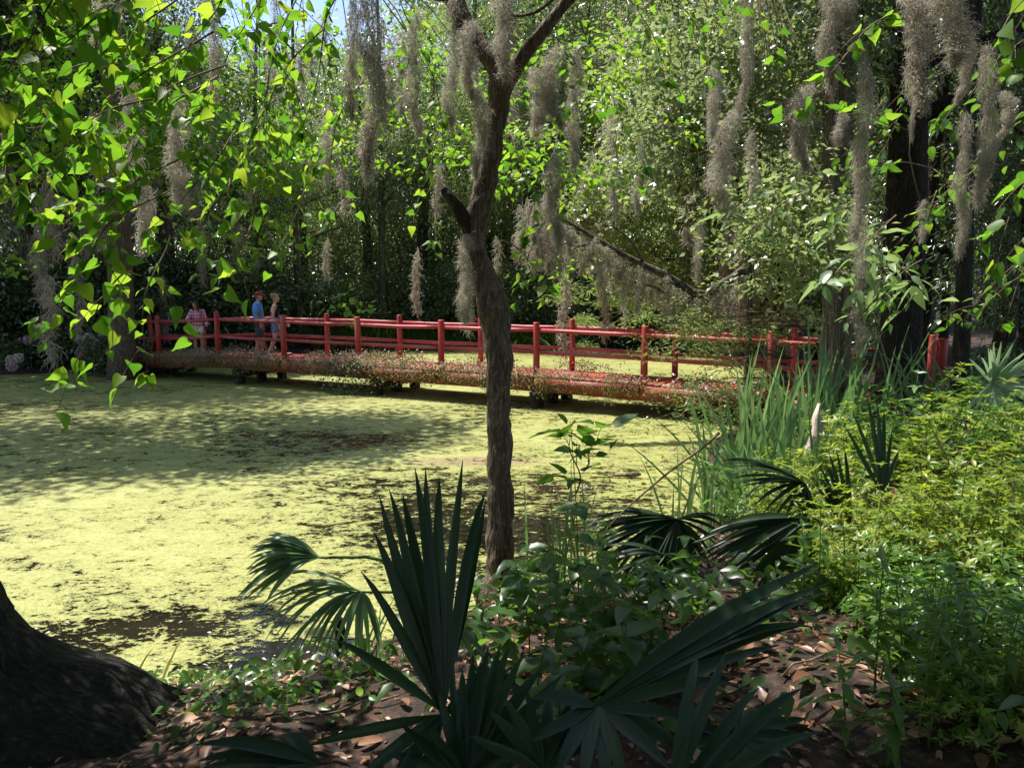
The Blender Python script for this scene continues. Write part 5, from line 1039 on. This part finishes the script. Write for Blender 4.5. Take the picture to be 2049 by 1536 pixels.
frond(h, tips, .05, 'dark palmetto fan lying flat at the bottom left', M['palm'], (0, -.5, 1), .05, None, 4)
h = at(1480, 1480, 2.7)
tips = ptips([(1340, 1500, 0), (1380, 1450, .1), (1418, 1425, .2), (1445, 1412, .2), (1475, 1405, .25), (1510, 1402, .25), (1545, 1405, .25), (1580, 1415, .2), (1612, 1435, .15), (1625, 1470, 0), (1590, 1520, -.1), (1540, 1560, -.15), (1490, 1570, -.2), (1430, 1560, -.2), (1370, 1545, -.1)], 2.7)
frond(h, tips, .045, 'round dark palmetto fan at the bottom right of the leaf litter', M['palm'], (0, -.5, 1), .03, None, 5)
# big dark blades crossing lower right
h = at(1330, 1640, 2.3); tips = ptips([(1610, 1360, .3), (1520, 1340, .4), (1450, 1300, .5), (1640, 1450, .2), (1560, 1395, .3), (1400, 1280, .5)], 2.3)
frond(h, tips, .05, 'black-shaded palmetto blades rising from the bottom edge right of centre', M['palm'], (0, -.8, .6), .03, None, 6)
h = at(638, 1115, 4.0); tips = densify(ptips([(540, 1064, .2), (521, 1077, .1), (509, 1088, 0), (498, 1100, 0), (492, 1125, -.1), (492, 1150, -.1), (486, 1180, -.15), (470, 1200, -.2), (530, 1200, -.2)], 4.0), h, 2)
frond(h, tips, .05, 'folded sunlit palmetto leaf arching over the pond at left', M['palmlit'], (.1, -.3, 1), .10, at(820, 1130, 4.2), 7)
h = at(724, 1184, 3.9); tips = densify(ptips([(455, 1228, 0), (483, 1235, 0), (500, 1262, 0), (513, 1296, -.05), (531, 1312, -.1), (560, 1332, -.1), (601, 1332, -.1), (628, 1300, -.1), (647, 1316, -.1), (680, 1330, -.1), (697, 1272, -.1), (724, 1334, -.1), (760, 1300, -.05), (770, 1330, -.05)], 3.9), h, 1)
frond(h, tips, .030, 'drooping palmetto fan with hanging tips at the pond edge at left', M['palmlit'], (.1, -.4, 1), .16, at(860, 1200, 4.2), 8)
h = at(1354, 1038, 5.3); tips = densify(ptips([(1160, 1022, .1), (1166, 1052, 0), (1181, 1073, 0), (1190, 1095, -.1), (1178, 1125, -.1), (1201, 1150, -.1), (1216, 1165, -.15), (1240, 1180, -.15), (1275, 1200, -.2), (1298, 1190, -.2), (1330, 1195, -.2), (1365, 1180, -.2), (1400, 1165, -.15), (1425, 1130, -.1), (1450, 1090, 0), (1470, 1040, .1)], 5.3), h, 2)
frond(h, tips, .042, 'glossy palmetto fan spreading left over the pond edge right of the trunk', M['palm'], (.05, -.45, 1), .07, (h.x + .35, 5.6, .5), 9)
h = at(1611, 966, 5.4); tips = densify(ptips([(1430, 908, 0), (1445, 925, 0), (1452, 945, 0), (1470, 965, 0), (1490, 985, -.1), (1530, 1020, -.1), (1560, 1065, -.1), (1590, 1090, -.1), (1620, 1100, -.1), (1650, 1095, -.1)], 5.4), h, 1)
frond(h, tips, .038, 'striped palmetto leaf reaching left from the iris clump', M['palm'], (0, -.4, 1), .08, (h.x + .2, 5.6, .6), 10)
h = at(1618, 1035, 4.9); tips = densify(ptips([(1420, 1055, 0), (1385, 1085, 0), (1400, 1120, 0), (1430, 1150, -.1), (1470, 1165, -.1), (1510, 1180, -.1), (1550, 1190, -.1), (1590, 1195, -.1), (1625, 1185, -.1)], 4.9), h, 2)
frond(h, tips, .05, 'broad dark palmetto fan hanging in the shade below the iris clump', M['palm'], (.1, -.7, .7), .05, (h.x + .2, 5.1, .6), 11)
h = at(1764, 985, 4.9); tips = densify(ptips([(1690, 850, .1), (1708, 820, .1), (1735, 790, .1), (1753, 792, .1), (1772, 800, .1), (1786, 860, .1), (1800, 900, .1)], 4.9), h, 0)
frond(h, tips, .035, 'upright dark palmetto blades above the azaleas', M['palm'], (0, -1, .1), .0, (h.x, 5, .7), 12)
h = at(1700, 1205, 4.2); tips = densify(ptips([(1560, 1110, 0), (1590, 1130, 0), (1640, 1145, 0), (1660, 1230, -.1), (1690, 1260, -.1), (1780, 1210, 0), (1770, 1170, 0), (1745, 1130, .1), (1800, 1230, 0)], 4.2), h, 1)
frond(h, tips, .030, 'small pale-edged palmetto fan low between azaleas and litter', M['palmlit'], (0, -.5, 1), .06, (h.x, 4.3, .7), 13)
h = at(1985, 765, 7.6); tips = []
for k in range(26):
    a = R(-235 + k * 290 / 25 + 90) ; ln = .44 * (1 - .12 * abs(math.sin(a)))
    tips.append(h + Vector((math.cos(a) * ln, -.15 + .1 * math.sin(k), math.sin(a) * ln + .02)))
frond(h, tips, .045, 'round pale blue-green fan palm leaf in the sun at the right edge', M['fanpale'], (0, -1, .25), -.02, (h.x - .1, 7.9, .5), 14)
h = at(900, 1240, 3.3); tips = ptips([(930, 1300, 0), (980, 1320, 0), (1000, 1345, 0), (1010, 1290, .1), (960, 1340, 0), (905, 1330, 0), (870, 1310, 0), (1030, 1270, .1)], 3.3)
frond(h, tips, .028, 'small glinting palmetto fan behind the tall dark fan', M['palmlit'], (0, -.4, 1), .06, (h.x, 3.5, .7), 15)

# ------------------------------------------------------------------ iris, reeds and sword leaves
def blades(px, py, Y, n, hmin, hmax, W, label, seed, mat, spreadx=.25, lean=.25, nm='iris', cat='plant', arch=.25):
    g = random.Random(seed); p = at(px, py, Y); z = gz1(p.x, Y); t = empty(nm, (p.x, Y, max(z, 0)), label, cat)
    for k in range(n):
        b = Vector((g.gauss(0, spreadx), g.gauss(0, spreadx * .6), 0)); H = g.uniform(hmin, hmax); dx = g.gauss(0, lean); dy = g.gauss(0, lean * .6); V = []; S = 8; s = Vector((math.cos(g.uniform(-.8, .8)), g.uniform(-.5, .5), 0)).normalized(); ar = g.uniform(0, arch)
        for q in range(S + 1):
            u = q / S; c = b + Vector((dx * H * (u + ar * 2 * u * u), dy * H * u, H * (u - ar * u ** 3 * .9))); wd = W * .5 * float(np.interp(u, [0, .3, .7, 1], [.8, 1, .75, .03]))
            V += [c + s * wd, c + Vector((0, -.15 * wd, 0)), c - s * wd]
        F = [f for q in range(S) for f in ((3 * q, 3 * q + 1, 3 * q + 4, 3 * q + 3), (3 * q + 1, 3 * q + 2, 3 * q + 5, 3 * q + 4))]
        mb = MB(); mb.add([tuple(v) for v in V], F); link('blade', mb.mesh('blade', mat, True), t)
    return t
blades(1530, 960, 8.6, 60, 1.0, 1.8, .042, 'large clump of upright blue-green iris blades at the pond edge', 701, M['blade'], .34, .16)
blades(1600, 930, 9.2, 50, .9, 1.6, .040, 'iris clump just left of the cypress trunk', 702, M['blade'], .3, .18)
blades(1470, 970, 8.0, 44, .8, 1.35, .036, 'iris clump with blades arching left over the pond', 703, M['blade'], .22, .30, arch=.6)
blades(1690, 900, 9.6, 34, 1.0, 1.75, .040, 'tall iris blades right of the cypress trunk', 704, M['blade'], .3, .15)
blades(1560, 990, 7.2, 50, .6, 1.2, .032, 'lower iris blades at the front of the clump', 705, M['blade'], .35, .3, arch=.5)
blades(1130, 1140, 5.9, 18, .6, 1.15, .018, 'thin reed blades standing in the water right of the trunk', 706, M['blade'], .12, .10)
blades(1200, 1130, 6.2, 14, .4, .9, .014, 'fine reed blades left of the glossy palmetto fan', 707, M['blade'], .15, .2)
blades(1380, 1060, 6.0, 9, .5, 1.0, .018, 'few dark sword leaves above the glossy palmetto fan', 708, M['blade'], .12, .25)
blades(1668, 1110, 4.8, 9, .35, .55, .020, 'upright straw-yellow blades lit in the shade between palmettos', 709, M['strap'], .03, .04, nm='dry_blades')
blades(1760, 1120, 4.8, 12, .3, .55, .016, 'pale dry hanging strips under the upright palmetto blades', 710, M['strap'], .06, .12, nm='dry_blades')
blades(1150, 700, 30.5, 24, .6, 1.1, .05, 'arching sword leaves at the water behind the bridge', 711, M['blade'], .5, .5, arch=.6)
blades(1890, 800, 11.5, 22, .7, 1.2, .035, 'dark sword leaves beside the red gate post', 712, M['blade'], .35, .4, arch=.4)
blades(760, 1330, 4.3, 8, .25, .5, .014, 'small green reed shoots at the bank left of the tall fan', 713, M['blade'], .10, .25)
blades(240, 1400, 4.5, 9, .2, .42, .016, 'small pale reed shoots beside the huge dark trunk', 714, M['strap'], .10, .25, nm='reed')

# ------------------------------------------------------------------ azaleas and leafy undergrowth on the right bank
def azalea_mesh(seed, n, rad, leaf=.056, mat=None):
    g = np.random.default_rng(seed); d = unit(g.normal(size=(n, 3))); d[:, 2] = np.abs(d[:, 2]); r = (.45 + .55 * g.random(n)) ** .6
    C = d * r[:, None] * np.array(rad) * (1 + .22 * np.sin(d[:, :1] * 7 + seed) + .18 * np.sin(d[:, 1:2] * 11 + seed) + .16 * g.normal(size=(n, 1))); per = 7; mb = MB()
    a = np.linspace(0, 2 * math.pi, per, endpoint=False)[None, :] + g.random(n)[:, None] * 6; el = .25 + .5 * g.random((n, per))
    ax = unit(d * .6 + np.array([0, 0, .8]) + g.normal(size=(n, 3)) * .25); u = unit(np.cross(ax, g.normal(size=(n, 3)))); v = np.cross(ax, u)
    D = (np.cos(a)[..., None] * u[:, None] + np.sin(a)[..., None] * v[:, None]) + ax[:, None] * el[..., None]; P = np.repeat(C[:, None], per, 1).reshape(-1, 3) + g.normal(size=(n * per, 3)) * .006
    D = D.reshape(-1, 3); X, Y_, Z = frames(D, np.repeat(ax[:, None], per, 1).reshape(-1, 3) + g.normal(size=P.shape) * .2); mb.scatter(T_LEAFL, P, X, Y_, Z, leaf * (.6 + .7 * g.random(len(P))))
    st = MB()
    for k in range(0, n, 6): c = C[k]; st.add(*tube([(c[0] * .1, c[1] * .1, 0), tuple(c * np.array([.5, .5, .55]) + np.array([0, 0, .02])), tuple(c)], [.008, .005, .002], 4, False))
    return mb.mesh('foliage', mat or M['azalea']), st.mesh('stems', M['twig'])
AZ = [azalea_mesh(800 + k, 430, (.62, .5, .75)) for k in range(3)] + [azalea_mesh(805, 430, (.6, .5, .7), .064, M['ivy'])]
AZP = [(1860, 1000, 5.2, 1.0, 0, 'sunlit azalea with yellow-green whorled leaves above the small pink bloom'), (1990, 980, 5.0, 1.1, 1, 'bright azalea at the right edge below the fan palm leaf'), (1760, 1130, 4.6, .75, 2, 'small azalea with one pink bloom beside the dry blades'), (1900, 1150, 4.3, .95, 0, 'sunny azalea in the middle of the right bank'),
       (2040, 1160, 4.0, 1.0, 1, 'yellow-tipped azalea cut by the right edge'), (1800, 950, 6.6, 1.05, 3, 'green leafy bush behind the upright palmetto blades'), (1930, 900, 7.0, 1.15, 3, 'leafy bush before the red gate post'), (1690, 900, 7.6, 1.0, 2, 'pale sunlit bush at the foot of the cypress'),
       (1600, 960, 7.0, .8, 2, 'small pale bush inside the iris clump'), (2060, 880, 7.2, 1.2, 0, 'large azalea below the fan palm at the right edge'), (1840, 1260, 3.9, .7, 3, 'shaded green bush low on the right bank'), (1990, 1330, 3.3, .75, 3, 'dark green bush near the lower right corner'),
       (1760, 840, 8.8, 1.0, 3, 'green undergrowth bush in front of the thick dark trunk'), (1500, 1010, 7.4, .7, 3, 'leafy bush at the water edge under the iris blades'), (2070, 1420, 2.8, .6, 1, 'azalea in the lower right corner'), (1560, 1000, 6.6, .6, 2, 'bright bush behind the striped palmetto leaf'), (1960, 800, 9.5, 1.1, 3, 'shady bush right of the slim dark trunk'), (1700, 1190, 4.3, .5, 1, 'low yellow-green azalea at the edge of the litter clearing'), (1570, 1110, 5.6, .6, 3, 'green bush tucked behind the hanging palmetto fan'), (1640, 1080, 5.0, .55, 0, 'azalea sprig beside the dry straw blades'), (1850, 900, 6.2, 1.35, 1, 'tallest yellow-green azalea right of the upright palmetto blades')]
for k, (px, py, Y, s, v, lb) in enumerate(AZP):
    p = at(px, py, Y); z = gz1(p.x, Y); t = empty('azalea' if v < 3 else 'bush', (p.x, Y, z), lb, 'shrub', None, k * 1.1, s); zt = max(.9, (p.z + .25 - z) / (.75 * s)) ; t.scale = (s, s, s * min(zt, 1.5))
    link('foliage', AZ[v][0], t); st = link('stems', AZ[v][1], t); st['kind'] = 'stuff'
# pink azalea bloom
T5 = ([(0, 0, 0)] + [(math.cos(a) * (1 if j % 2 else .5), math.sin(a) * (1 if j % 2 else .5), .25) for j, a in enumerate(np.linspace(0, 2 * math.pi, 10, endpoint=False))], [(0, 1 + j, 1 + (j + 1) % 10) for j in range(10)])
for px, py, Y, lb in ((1790, 990, 4.3, 'small magenta azalea bloom on the right bank'),):
    p = at(px, py, Y); t = empty('azalea_bloom', p, lb, 'flower')
    for k in range(3):
        o = link('petals', bpy.data.meshes.new('petals') if False else MB().add(*T5).mesh('petals', M['azflower']), t, (random.uniform(-.02, .02), 0, random.uniform(-.02, .02)), (R(80), random.uniform(-.5, .5), k), (.028,) * 3)
# stem plants with single lance leaves
def stem_plant(px, py, Y, H, nn, size, label, seed, meshes, per=3, lean=.1, mat='greenstem', nm='leafy_plant', group=None, upl=.35):
    g = random.Random(seed); p = at(px, py, Y); z = gz1(p.x, Y); t = empty(nm, (p.x, Y, max(z, 0)), label, 'plant', group); lx, ly = g.gauss(0, lean), g.gauss(0, lean); mb = MB()
    pts = [Vector((lx * H * u * u, ly * H * u * u, H * u)) for u in np.linspace(0, 1, 8)]; mb.add(*tube(pts, [.005 * (1 - .6 * u) for u in np.linspace(0, 1, 8)], 5)); link('stem', mb.mesh('stem', M[mat], True), t)
    for k in range(nn):
        u = .3 + .7 * k / max(nn - 1, 1); c = pts[min(int(u * 7), 7)]; a0 = k * 1.57 + g.uniform(-.3, .3)
        for j in range(per):
            a = a0 + j * 2 * math.pi / per; d = Vector((math.cos(a), math.sin(a), g.uniform(-.15, upl + .35 * u))); place_leaf(g.choice(meshes), t, t.location + c, d, Vector((0, 0, 1)) + Vector((g.gauss(0, .2), g.gauss(0, .2), 0)), size * g.uniform(.7, 1.2) * (1.0 if u < .9 else .75))
    return t
g = random.Random(66); SPG = 'knee-high leafy stems on the lower right bank'
for k in range(56):
    px = g.uniform(1600, 2060) if k < 34 else g.uniform(1740, 2070); py = g.uniform(1190, 1520) if k < 34 else g.uniform(1320, 1540)
    if px < 1700 and 1270 < py < 1460 : px += 150
    Y = float(np.interp(py, [1190, 1540], [4.3, 2.7])) + g.uniform(-.15, .15)
    stem_plant(px, py, Y, g.uniform(.3, .6), g.randint(4, 6), g.uniform(.085, .12), '%s lance-leaved stem on the right bank, %s' % (g.choice(['tall', 'short', 'sturdy', 'thin', 'leaning', 'dense']), ('low in the corner' if py > 1440 else ('beside the fallen leaves' if px < 1780 else 'below the azaleas') if py > 1330 else ('under the azalea with the bloom' if px < 1850 else 'at the foot of the right-edge azalea'))), 900 + k, LEAFS, g.choice([2, 3, 4]), .12, group=SPG)
stem_plant(1715, 1250, 3.9, .42, 4, .13, 'bright lance-leaved shoot standing in the sunlit litter', 950, LEAFS, 4)
stem_plant(1830, 760, 8.2, 1.0, 6, .17, 'tall plant with big pale leaves in front of the dark trunk', 951, LEAFW, 3)
stem_plant(1710, 700, 9.4, 1.45, 14, .09, 'narrow leafy spire right of the cypress trunk', 952, LEAFS, 3, .02)
stem_plant(1700, 830, 8.6, .9, 10, .09, 'leafy stem at the foot of the cypress trunk', 953, LEAFS, 3, .05)
for k, (px, py, Y, H, nn, s, lb) in enumerate([(1158, 1180, 4.4, 1.15, 7, .14, 'tall weed stem with drooping dark leaves seen against the duckweed'), (1120, 1250, 3.9, .5, 5, .15, 'dark broad-leaved weed below the trunk foot'), (1230, 1240, 3.7, .55, 5, .15, 'dark broad-leaved weed left of the litter clearing'), (1030, 1190, 4.6, .45, 5, .15, 'weed with hanging leaves at the foot of the forked tree'),
        (1160, 1330, 3.3, .42, 4, .16, 'big dark leaves right behind the sweeping palmetto'), (1300, 1200, 4.3, .45, 5, .11, 'dark weed between the two right palmetto fans'), (1070, 1350, 3.2, .4, 4, .15, 'low dark weed beside the low palmetto fan'), (950, 1230, 4.0, .4, 5, .12, 'weed left of the forked tree foot'), (1430, 940, 6.2, .9, 7, .13, 'tall weed with lobed dark leaves above the right fans'), (1010, 1280, 3.7, .35, 5, .13, 'low weed in front of the trunk foot'),
        (1190, 1180, 4.8, .5, 6, .10, 'weed with small leaves beside the reed blades'), (1380, 1190, 4.7, .4, 5, .11, 'weed in front of the glossy palmetto fan'), (1100, 1170, 4.3, .5, 6, .15, 'dark leafy weed between trunk foot and reed blades'), (1250, 1320, 3.2, .45, 5, .16, 'dark weed overtopped by the sweeping palmetto blades'), (1180, 1260, 3.6, .55, 6, .15, 'bushy dark weed in the middle of the shaded bank'), (1060, 1230, 3.9, .5, 6, .14, 'bushy weed hiding the foot of the forked tree'), (1300, 1280, 3.6, .4, 5, .13, 'dark weed at the left end of the litter clearing'), (1120, 1400, 2.95, .35, 4, .15, 'dark weed low between the two foreground fans')]):
    stem_plant(px, py, Y, H, nn, s, lb, 960 + k, LEAFE, 3, .1, upl=-.1)

# ------------------------------------------------------------------ hydrangeas on the left shore
hb = crown_mesh('foliage', M['dark'], 370, 40, 70, (1.2, .8, .75), .3, .13, T_ROUND, cut_low=-.6)
FB = []
for mt in ('pinkball', 'whiteball'):
    g = np.random.default_rng(9); n = 160; d = unit(g.normal(size=(n, 3))); X, Y_, Z = frames(g.normal(size=(n, 3)), d); mb = MB(); mb.scatter(T5, d * .12, X, Y_, Z, np.full(n, .032)); FB.append(mb.mesh('flower_head', M[mt]))
def hyd(px, py, Y, heads, label, s=1.0):
    p = at(px, py, Y); t = empty('hydrangea', (p.x, Y, .1), label, 'shrub'); link('foliage', hb, t, (0, 0, .75 * s), scale=(s, s, s))
    for (hx, hy, v, sc) in heads:
        q = at(hx, hy, Y - .75) - t.location; o = link('flower_head', FB[v], t, q, (0, 0, hx), (sc,) * 3)
hyd(170, 690, 24.6, [(160, 680, 0, 1.1), (178, 676, 1, 1.2), (196, 685, 0, 1.0), (172, 697, 1, 1.0), (160, 707, 0, 1.1), (183, 692, 1, .9), (205, 672, 0, .8)], 'hydrangea with many pink and whitish heads left of the shore trunk')
hyd(50, 690, 24.8, [(56, 680, 0, 1.1), (41, 680, 0, .6)], 'hydrangea with a single bright pink head at far left', .8)
hyd(30, 725, 23.9, [(24, 732, 0, 1.2), (22, 720, 1, 1.1), (36, 716, 1, 1.1)], 'low hydrangea with pale and pink heads at the water on the left', .6)
hyd(232, 690, 23.3, [(228, 656, 0, 1.0), (222, 672, 1, .7), (220, 728, 1, .6), (230, 742, 1, .5)], 'hydrangea half hidden behind the left shore trunk', .8)

# ------------------------------------------------------------------ leaf litter, fallen leaves, ground vines
def inframe(x, y, z):
    p = Vector((x, y, z)) - CAM; dep = p.y * CP - p.z * SP; return dep > .3 and abs(p.x / dep) < .72
g = np.random.default_rng(31); N = 17000; x = g.uniform(-3.2, 6.5, N); y = g.uniform(1.8, 9.5, N); s = sdist(x, y); k = (s > .06) & (np.abs(x) < .75 * y + .3); x, y = x[k], y[k]; z = gz(x, y) + g.random(len(x)) * .02
P = np.stack([x, y, z], 1); D = g.normal(size=P.shape); D[:, 2] *= .25; X, Y_, Z = frames(D, g.normal(size=P.shape) * .35 + np.array([0, 0, 1])); mb = MB(); mb.scatter(leaf_tpl([(0, 0), (.2, .15), (.6, .17), (1, 0)], .5, .25), P, X, Y_, Z, .035 + .055 * g.random(len(P)) ** 1.5)
tag(link('leaf_litter', mb.mesh('leaf_litter', M['litter'])), 'brown and pinkish leaf litter covering the near bank', 'litter', kind='stuff')
LM = [single(leaf_tpl([(0, 0), (.12, .14), (.4, .22), (.75, .14), (1, 0)], f, c, .01), 'fallen_leaf', M['litter1']) for f, c in ((.5, .2), (.9, .1), (.3, -.25), (.6, .35))]
g = random.Random(12); cnt = 0
while cnt < 170:
    px = g.uniform(380, 2040); py = g.uniform(1150, 1530); q = on_z(px, py, .85)
    if q.y > 7 or sdist(np.array([q.x]), np.array([q.y]))[0] < .12: continue
    z = gz1(q.x, q.y); q = on_z(px, py, z); z = gz1(q.x, q.y) + .025; cnt += 1; lsz = g.uniform(.09, .15)
    o = link('fallen_leaf', g.choice(LM), None, (q.x, q.y, z), (g.uniform(-.35, .35), g.uniform(-.35, .35), g.uniform(0, 6.28)), lsz); tag(o, '%s curled fallen leaf %s, %s' % ('large' if lsz > .13 else ('middling' if lsz > .11 else 'small'), 'left of the tall dark fan' if px < 850 else ('among the dark weeds' if px < 1280 else ('behind the sweeping blades' if px < 1480 else ('in the litter clearing' if px < 1720 else 'under the right bank stems'))), 'close to the viewer' if py > 1440 else ('midway up the bank' if py > 1300 else 'towards the water')), 'leaf', 'fallen magnolia leaves on the near bank')
# ground vine patches
g = np.random.default_rng(44)
def vine_patch(cx, cy_, rx, ry, n, label, leaf=.06, hgt=.10):
    x = cx + g.normal(size=n) * rx; y = cy_ + g.normal(size=n) * ry; z = gz(x, y); z = np.maximum(z, 0) + g.random(n) * hgt; P = np.stack([x, y, z], 1); D = g.normal(size=P.shape); D[:, 2] = D[:, 2] * .3 - .2
    X, Y_, Z = frames(D, g.normal(size=P.shape) * .4 + np.array([0, -.3, 1])); mb = MB(); mb.scatter(T_OVATE, P, X, Y_, Z, leaf * (.6 + .8 * g.random(n))); o = link('ground_vine', mb.mesh('foliage', M['ivy'])); tag(o, label, 'vine', kind='stuff')
vine_patch(-1.9, 4.35, .32, .28, 230, 'green vine leaves tumbling over the bank beside the huge dark trunk')
vine_patch(-1.15, 3.55, .35, .2, 210, 'green vine leaves along the bottom left bank')
vine_patch(-.7, 3.9, .3, .25, 90, 'scattered vine leaves before the drooping palmetto')
vine_patch(1.9, 3.9, .5, .35, 190, 'small seedlings growing through the sunlit litter', .035, .08)
vine_patch(2.6, 3.6, .5, .5, 300, 'ground cover under the leafy stems of the right bank', .05, .12)
vine_patch(3.6, 5.5, .9, 1.0, 900, 'undergrowth between the azaleas of the right bank', .055, .3)
vine_patch(4.2, 8.6, 1.3, 1.2, 1500, 'undergrowth at the foot of the cypress', .06, .4)
vine_patch(6.5, 11.5, 1.6, 1.4, 1200, 'undergrowth around the dark trunks at right', .08, .5)
vine_patch(.3, 4.9, .6, .35, 260, 'low green leaves at the foot of the forked tree', .05, .15)

def dark_patch(cx, cy_, rx, ry, n, label, leaf, hgt):
    x = cx + g.normal(size=n) * rx; y = cy_ + g.normal(size=n) * ry; z = np.maximum(gz(x, y), 0) + g.random(n) * hgt; P = np.stack([x, y, z], 1); D = g.normal(size=P.shape); D[:, 2] = D[:, 2] * .3 - .3
    X, Y_, Z = frames(D, g.normal(size=P.shape) * .4 + np.array([0, -.2, 1])); mb = MB(); mb.scatter(T_OVATE, P, X, Y_, Z, leaf * (.6 + .8 * g.random(n))); o = link('undergrowth', mb.mesh('foliage', M['midg'])); tag(o, label, 'undergrowth', kind='stuff')
M['midg'] = leaf_mat('undergrowth_leaf', [(0, (.025, .065, .014)), (1, (.06, .12, .028))], [(0, (.12, .3, .02)), (1, (.25, .46, .04))], .4, .5, .33)
dark_patch(.35, 4.6, .4, .3, 260, 'dark leafy undergrowth around the foot of the forked tree', .09, .32)
dark_patch(1.0, 4.4, .4, .25, 200, 'dark leafy undergrowth between forked tree and glossy palmetto', .09, .30)
dark_patch(.6, 3.5, .35, .25, 150, 'dark broad leaves behind the two foreground fans', .10, .28)
dark_patch(1.9, 4.5, .3, .2, 130, 'dark leaves beneath the broad hanging palmetto fan', .08, .25)
dark_patch(2.3, 2.9, .45, .35, 330, 'dark leafy undergrowth filling the lower right corner', .085, .34)
dark_patch(2.5, 3.9, .4, .4, 260, 'leafy undergrowth below the azaleas beside the litter', .08, .32)
dark_patch(-1.3, 4.2, .3, .2, 90, 'dark leaves at the bank behind the vine leaves', .08, .18)
h = at(1330, 1110, 4.9); tips = densify(ptips([(1215, 1090, 0), (1205, 1130, 0), (1235, 1170, 0), (1270, 1205, -.1), (1310, 1225, -.1), (1350, 1230, -.1), (1395, 1215, -.1), (1430, 1180, 0), (1450, 1140, 0)], 4.9), h, 1)
frond(h, tips, .04, 'second glossy palmetto fan tucked under the first one', M['palm'], (.05, -.5, 1), .07, (h.x + .2, 5.0, .5), 21)
h = at(1090, 1545, 2.5); tips = ptips([(980, 1420, .2), (1010, 1390, .2), (1050, 1375, .2), (1100, 1370, .25), (1145, 1385, .2), (1185, 1410, .2), (1215, 1450, .1), (940, 1470, .1)], 2.5)
frond(h, tips, .045, 'dark palmetto fan wedged between the low fan and the sweeping one', M['palm'], (0, -.7, .7), .02, None, 22)
h = at(1700, 1075, 5.0); tips = densify(ptips([(1625, 960, .1), (1640, 930, .1), (1660, 900, .1), (1690, 890, .1), (1650, 1130, 0), (1690, 1160, 0), (1740, 1150, 0)], 5.0), h, 1)
frond(h, tips, .034, 'ragged palmetto fan between iris clump and azaleas', M['palm'], (0, -.8, .4), .03, (h.x, 5.2, .6), 23)
for k, (px, py, rz) in enumerate([(860, 1500, .4), (1240, 1330, 2.2), (1450, 1340, .9)]):
    q = on_z(px, py, .85); g2 = random.Random(k); hub = Vector((q.x, q.y, gz1(q.x, q.y) + .05)); tips = [hub + Vector((math.cos(rz + a) * .5, math.sin(rz + a) * .5, -.02 + .03 * g2.random())) for a in np.linspace(-.7, .7, 9)]
    frond(hub, tips, .026, ['dead brown palmetto leaf under the tall dark fan', 'dead straw-coloured palmetto leaf behind the sweeping fan', 'dead palmetto leaf on the litter clearing'][k], M['strap'] if k == 1 else M['litter1'], (0, 0, 1), .03, None, 30 + k, nm='dead_palm_leaf')

# cypress knee, stumps, log
def knob(px, py, Y, r, h_, label, seed, nm='cypress_knee', mat='bark'):
    p = at(px, py, Y); z = max(gz1(p.x, Y), -.1) - .05; mb = MB(); mb.add(*tube([(0, 0, 0), (.005, 0, h_ * .3), (0, .004, h_ * .7), (-.004, 0, h_ * .93), (-.006, 0, h_)], [r * 1.5, r * 1.15, r, r * .8, r * .3], 14, True, .35, seed)); o = link(nm, mb.mesh(nm, M[mat], True), None, (p.x, Y, z)); tag(o, label, 'stump')
knob(682, 1310, 4.85, .035, .34, 'dark reddish cypress knee at the water edge left of the tall fan', 5, mat='bark_dark')
knob(1325, 1150, 7.0, .10, .30, 'squat dark stump in the water behind the glossy palmetto fan', 6, 'stump', 'bark_dark')
knob(1345, 1160, 6.6, .08, .22, 'smaller dark stump beside the squat one', 7, 'stump', 'bark_dark')
p = on_z(1262, 954, .02); mb = MB(); mb.add(*tube([(-.32, 0, .0), (-.2, .01, .015), (0, 0, .03), (.09, 0, .045), (.14, 0, .04)], [.008, .018, .030, .034, .015], 8, True, .5, 2)); o = link('driftwood', mb.mesh('driftwood', M['bark_cyp'], True), None, p); tag(o, 'short knobbly piece of driftwood floating in the duckweed', 'driftwood')
# fallen twigs on the bank
for k, (a, b, lb) in enumerate([((560, 1425), (800, 1400), 'thin pale twig lying on the bank left of the tall fan'), ((1560, 1420), (1720, 1360), 'thin twig lying across the sunlit litter'), ((1340, 1270), (1480, 1215), 'short twig behind the sweeping palmetto blades')]):
    A = on_z(*a, .75); B = on_z(*b, .75); P = [A.lerp(B, u) for u in np.linspace(0, 1, 7)]; P = [Vector((q.x, q.y + .03 * math.sin(j * 2), gz1(q.x, q.y) + .03)) for j, q in enumerate(P)]; mb = MB(); mb.add(*tube(P, .005, 5)); o = link('twig', mb.mesh('twig', M['twig'])); tag(o, lb, 'twig')
# lilac petals and bits floating on the pond
g = np.random.default_rng(61); N = 260; C = [(on_z(1165, 978, 0), .16), (on_z(1140, 925, 0), .3), (on_z(540, 1330, 0), .25), (on_z(700, 950, 0), 1.2), (on_z(300, 1250, 0), 1.0)]
P = np.array([[C[k % 5][0].x + g.normal() * C[k % 5][1], C[k % 5][0].y + g.normal() * C[k % 5][1] * .7, .012] for k in range(N)]); D = g.normal(size=P.shape); D[:, 2] *= .1
X, Y_, Z = frames(D, g.normal(size=P.shape) * .2 + np.array([0, 0, 1])); mb = MB(); mb.scatter(T_OVATE, P, X, Y_, Z, .012 + .03 * g.random(N)); tag(link('floating_petals', mb.mesh('floating_petals', M['whiteball'])), 'fallen petals and bits floating on the duckweed', 'petals', kind='stuff')
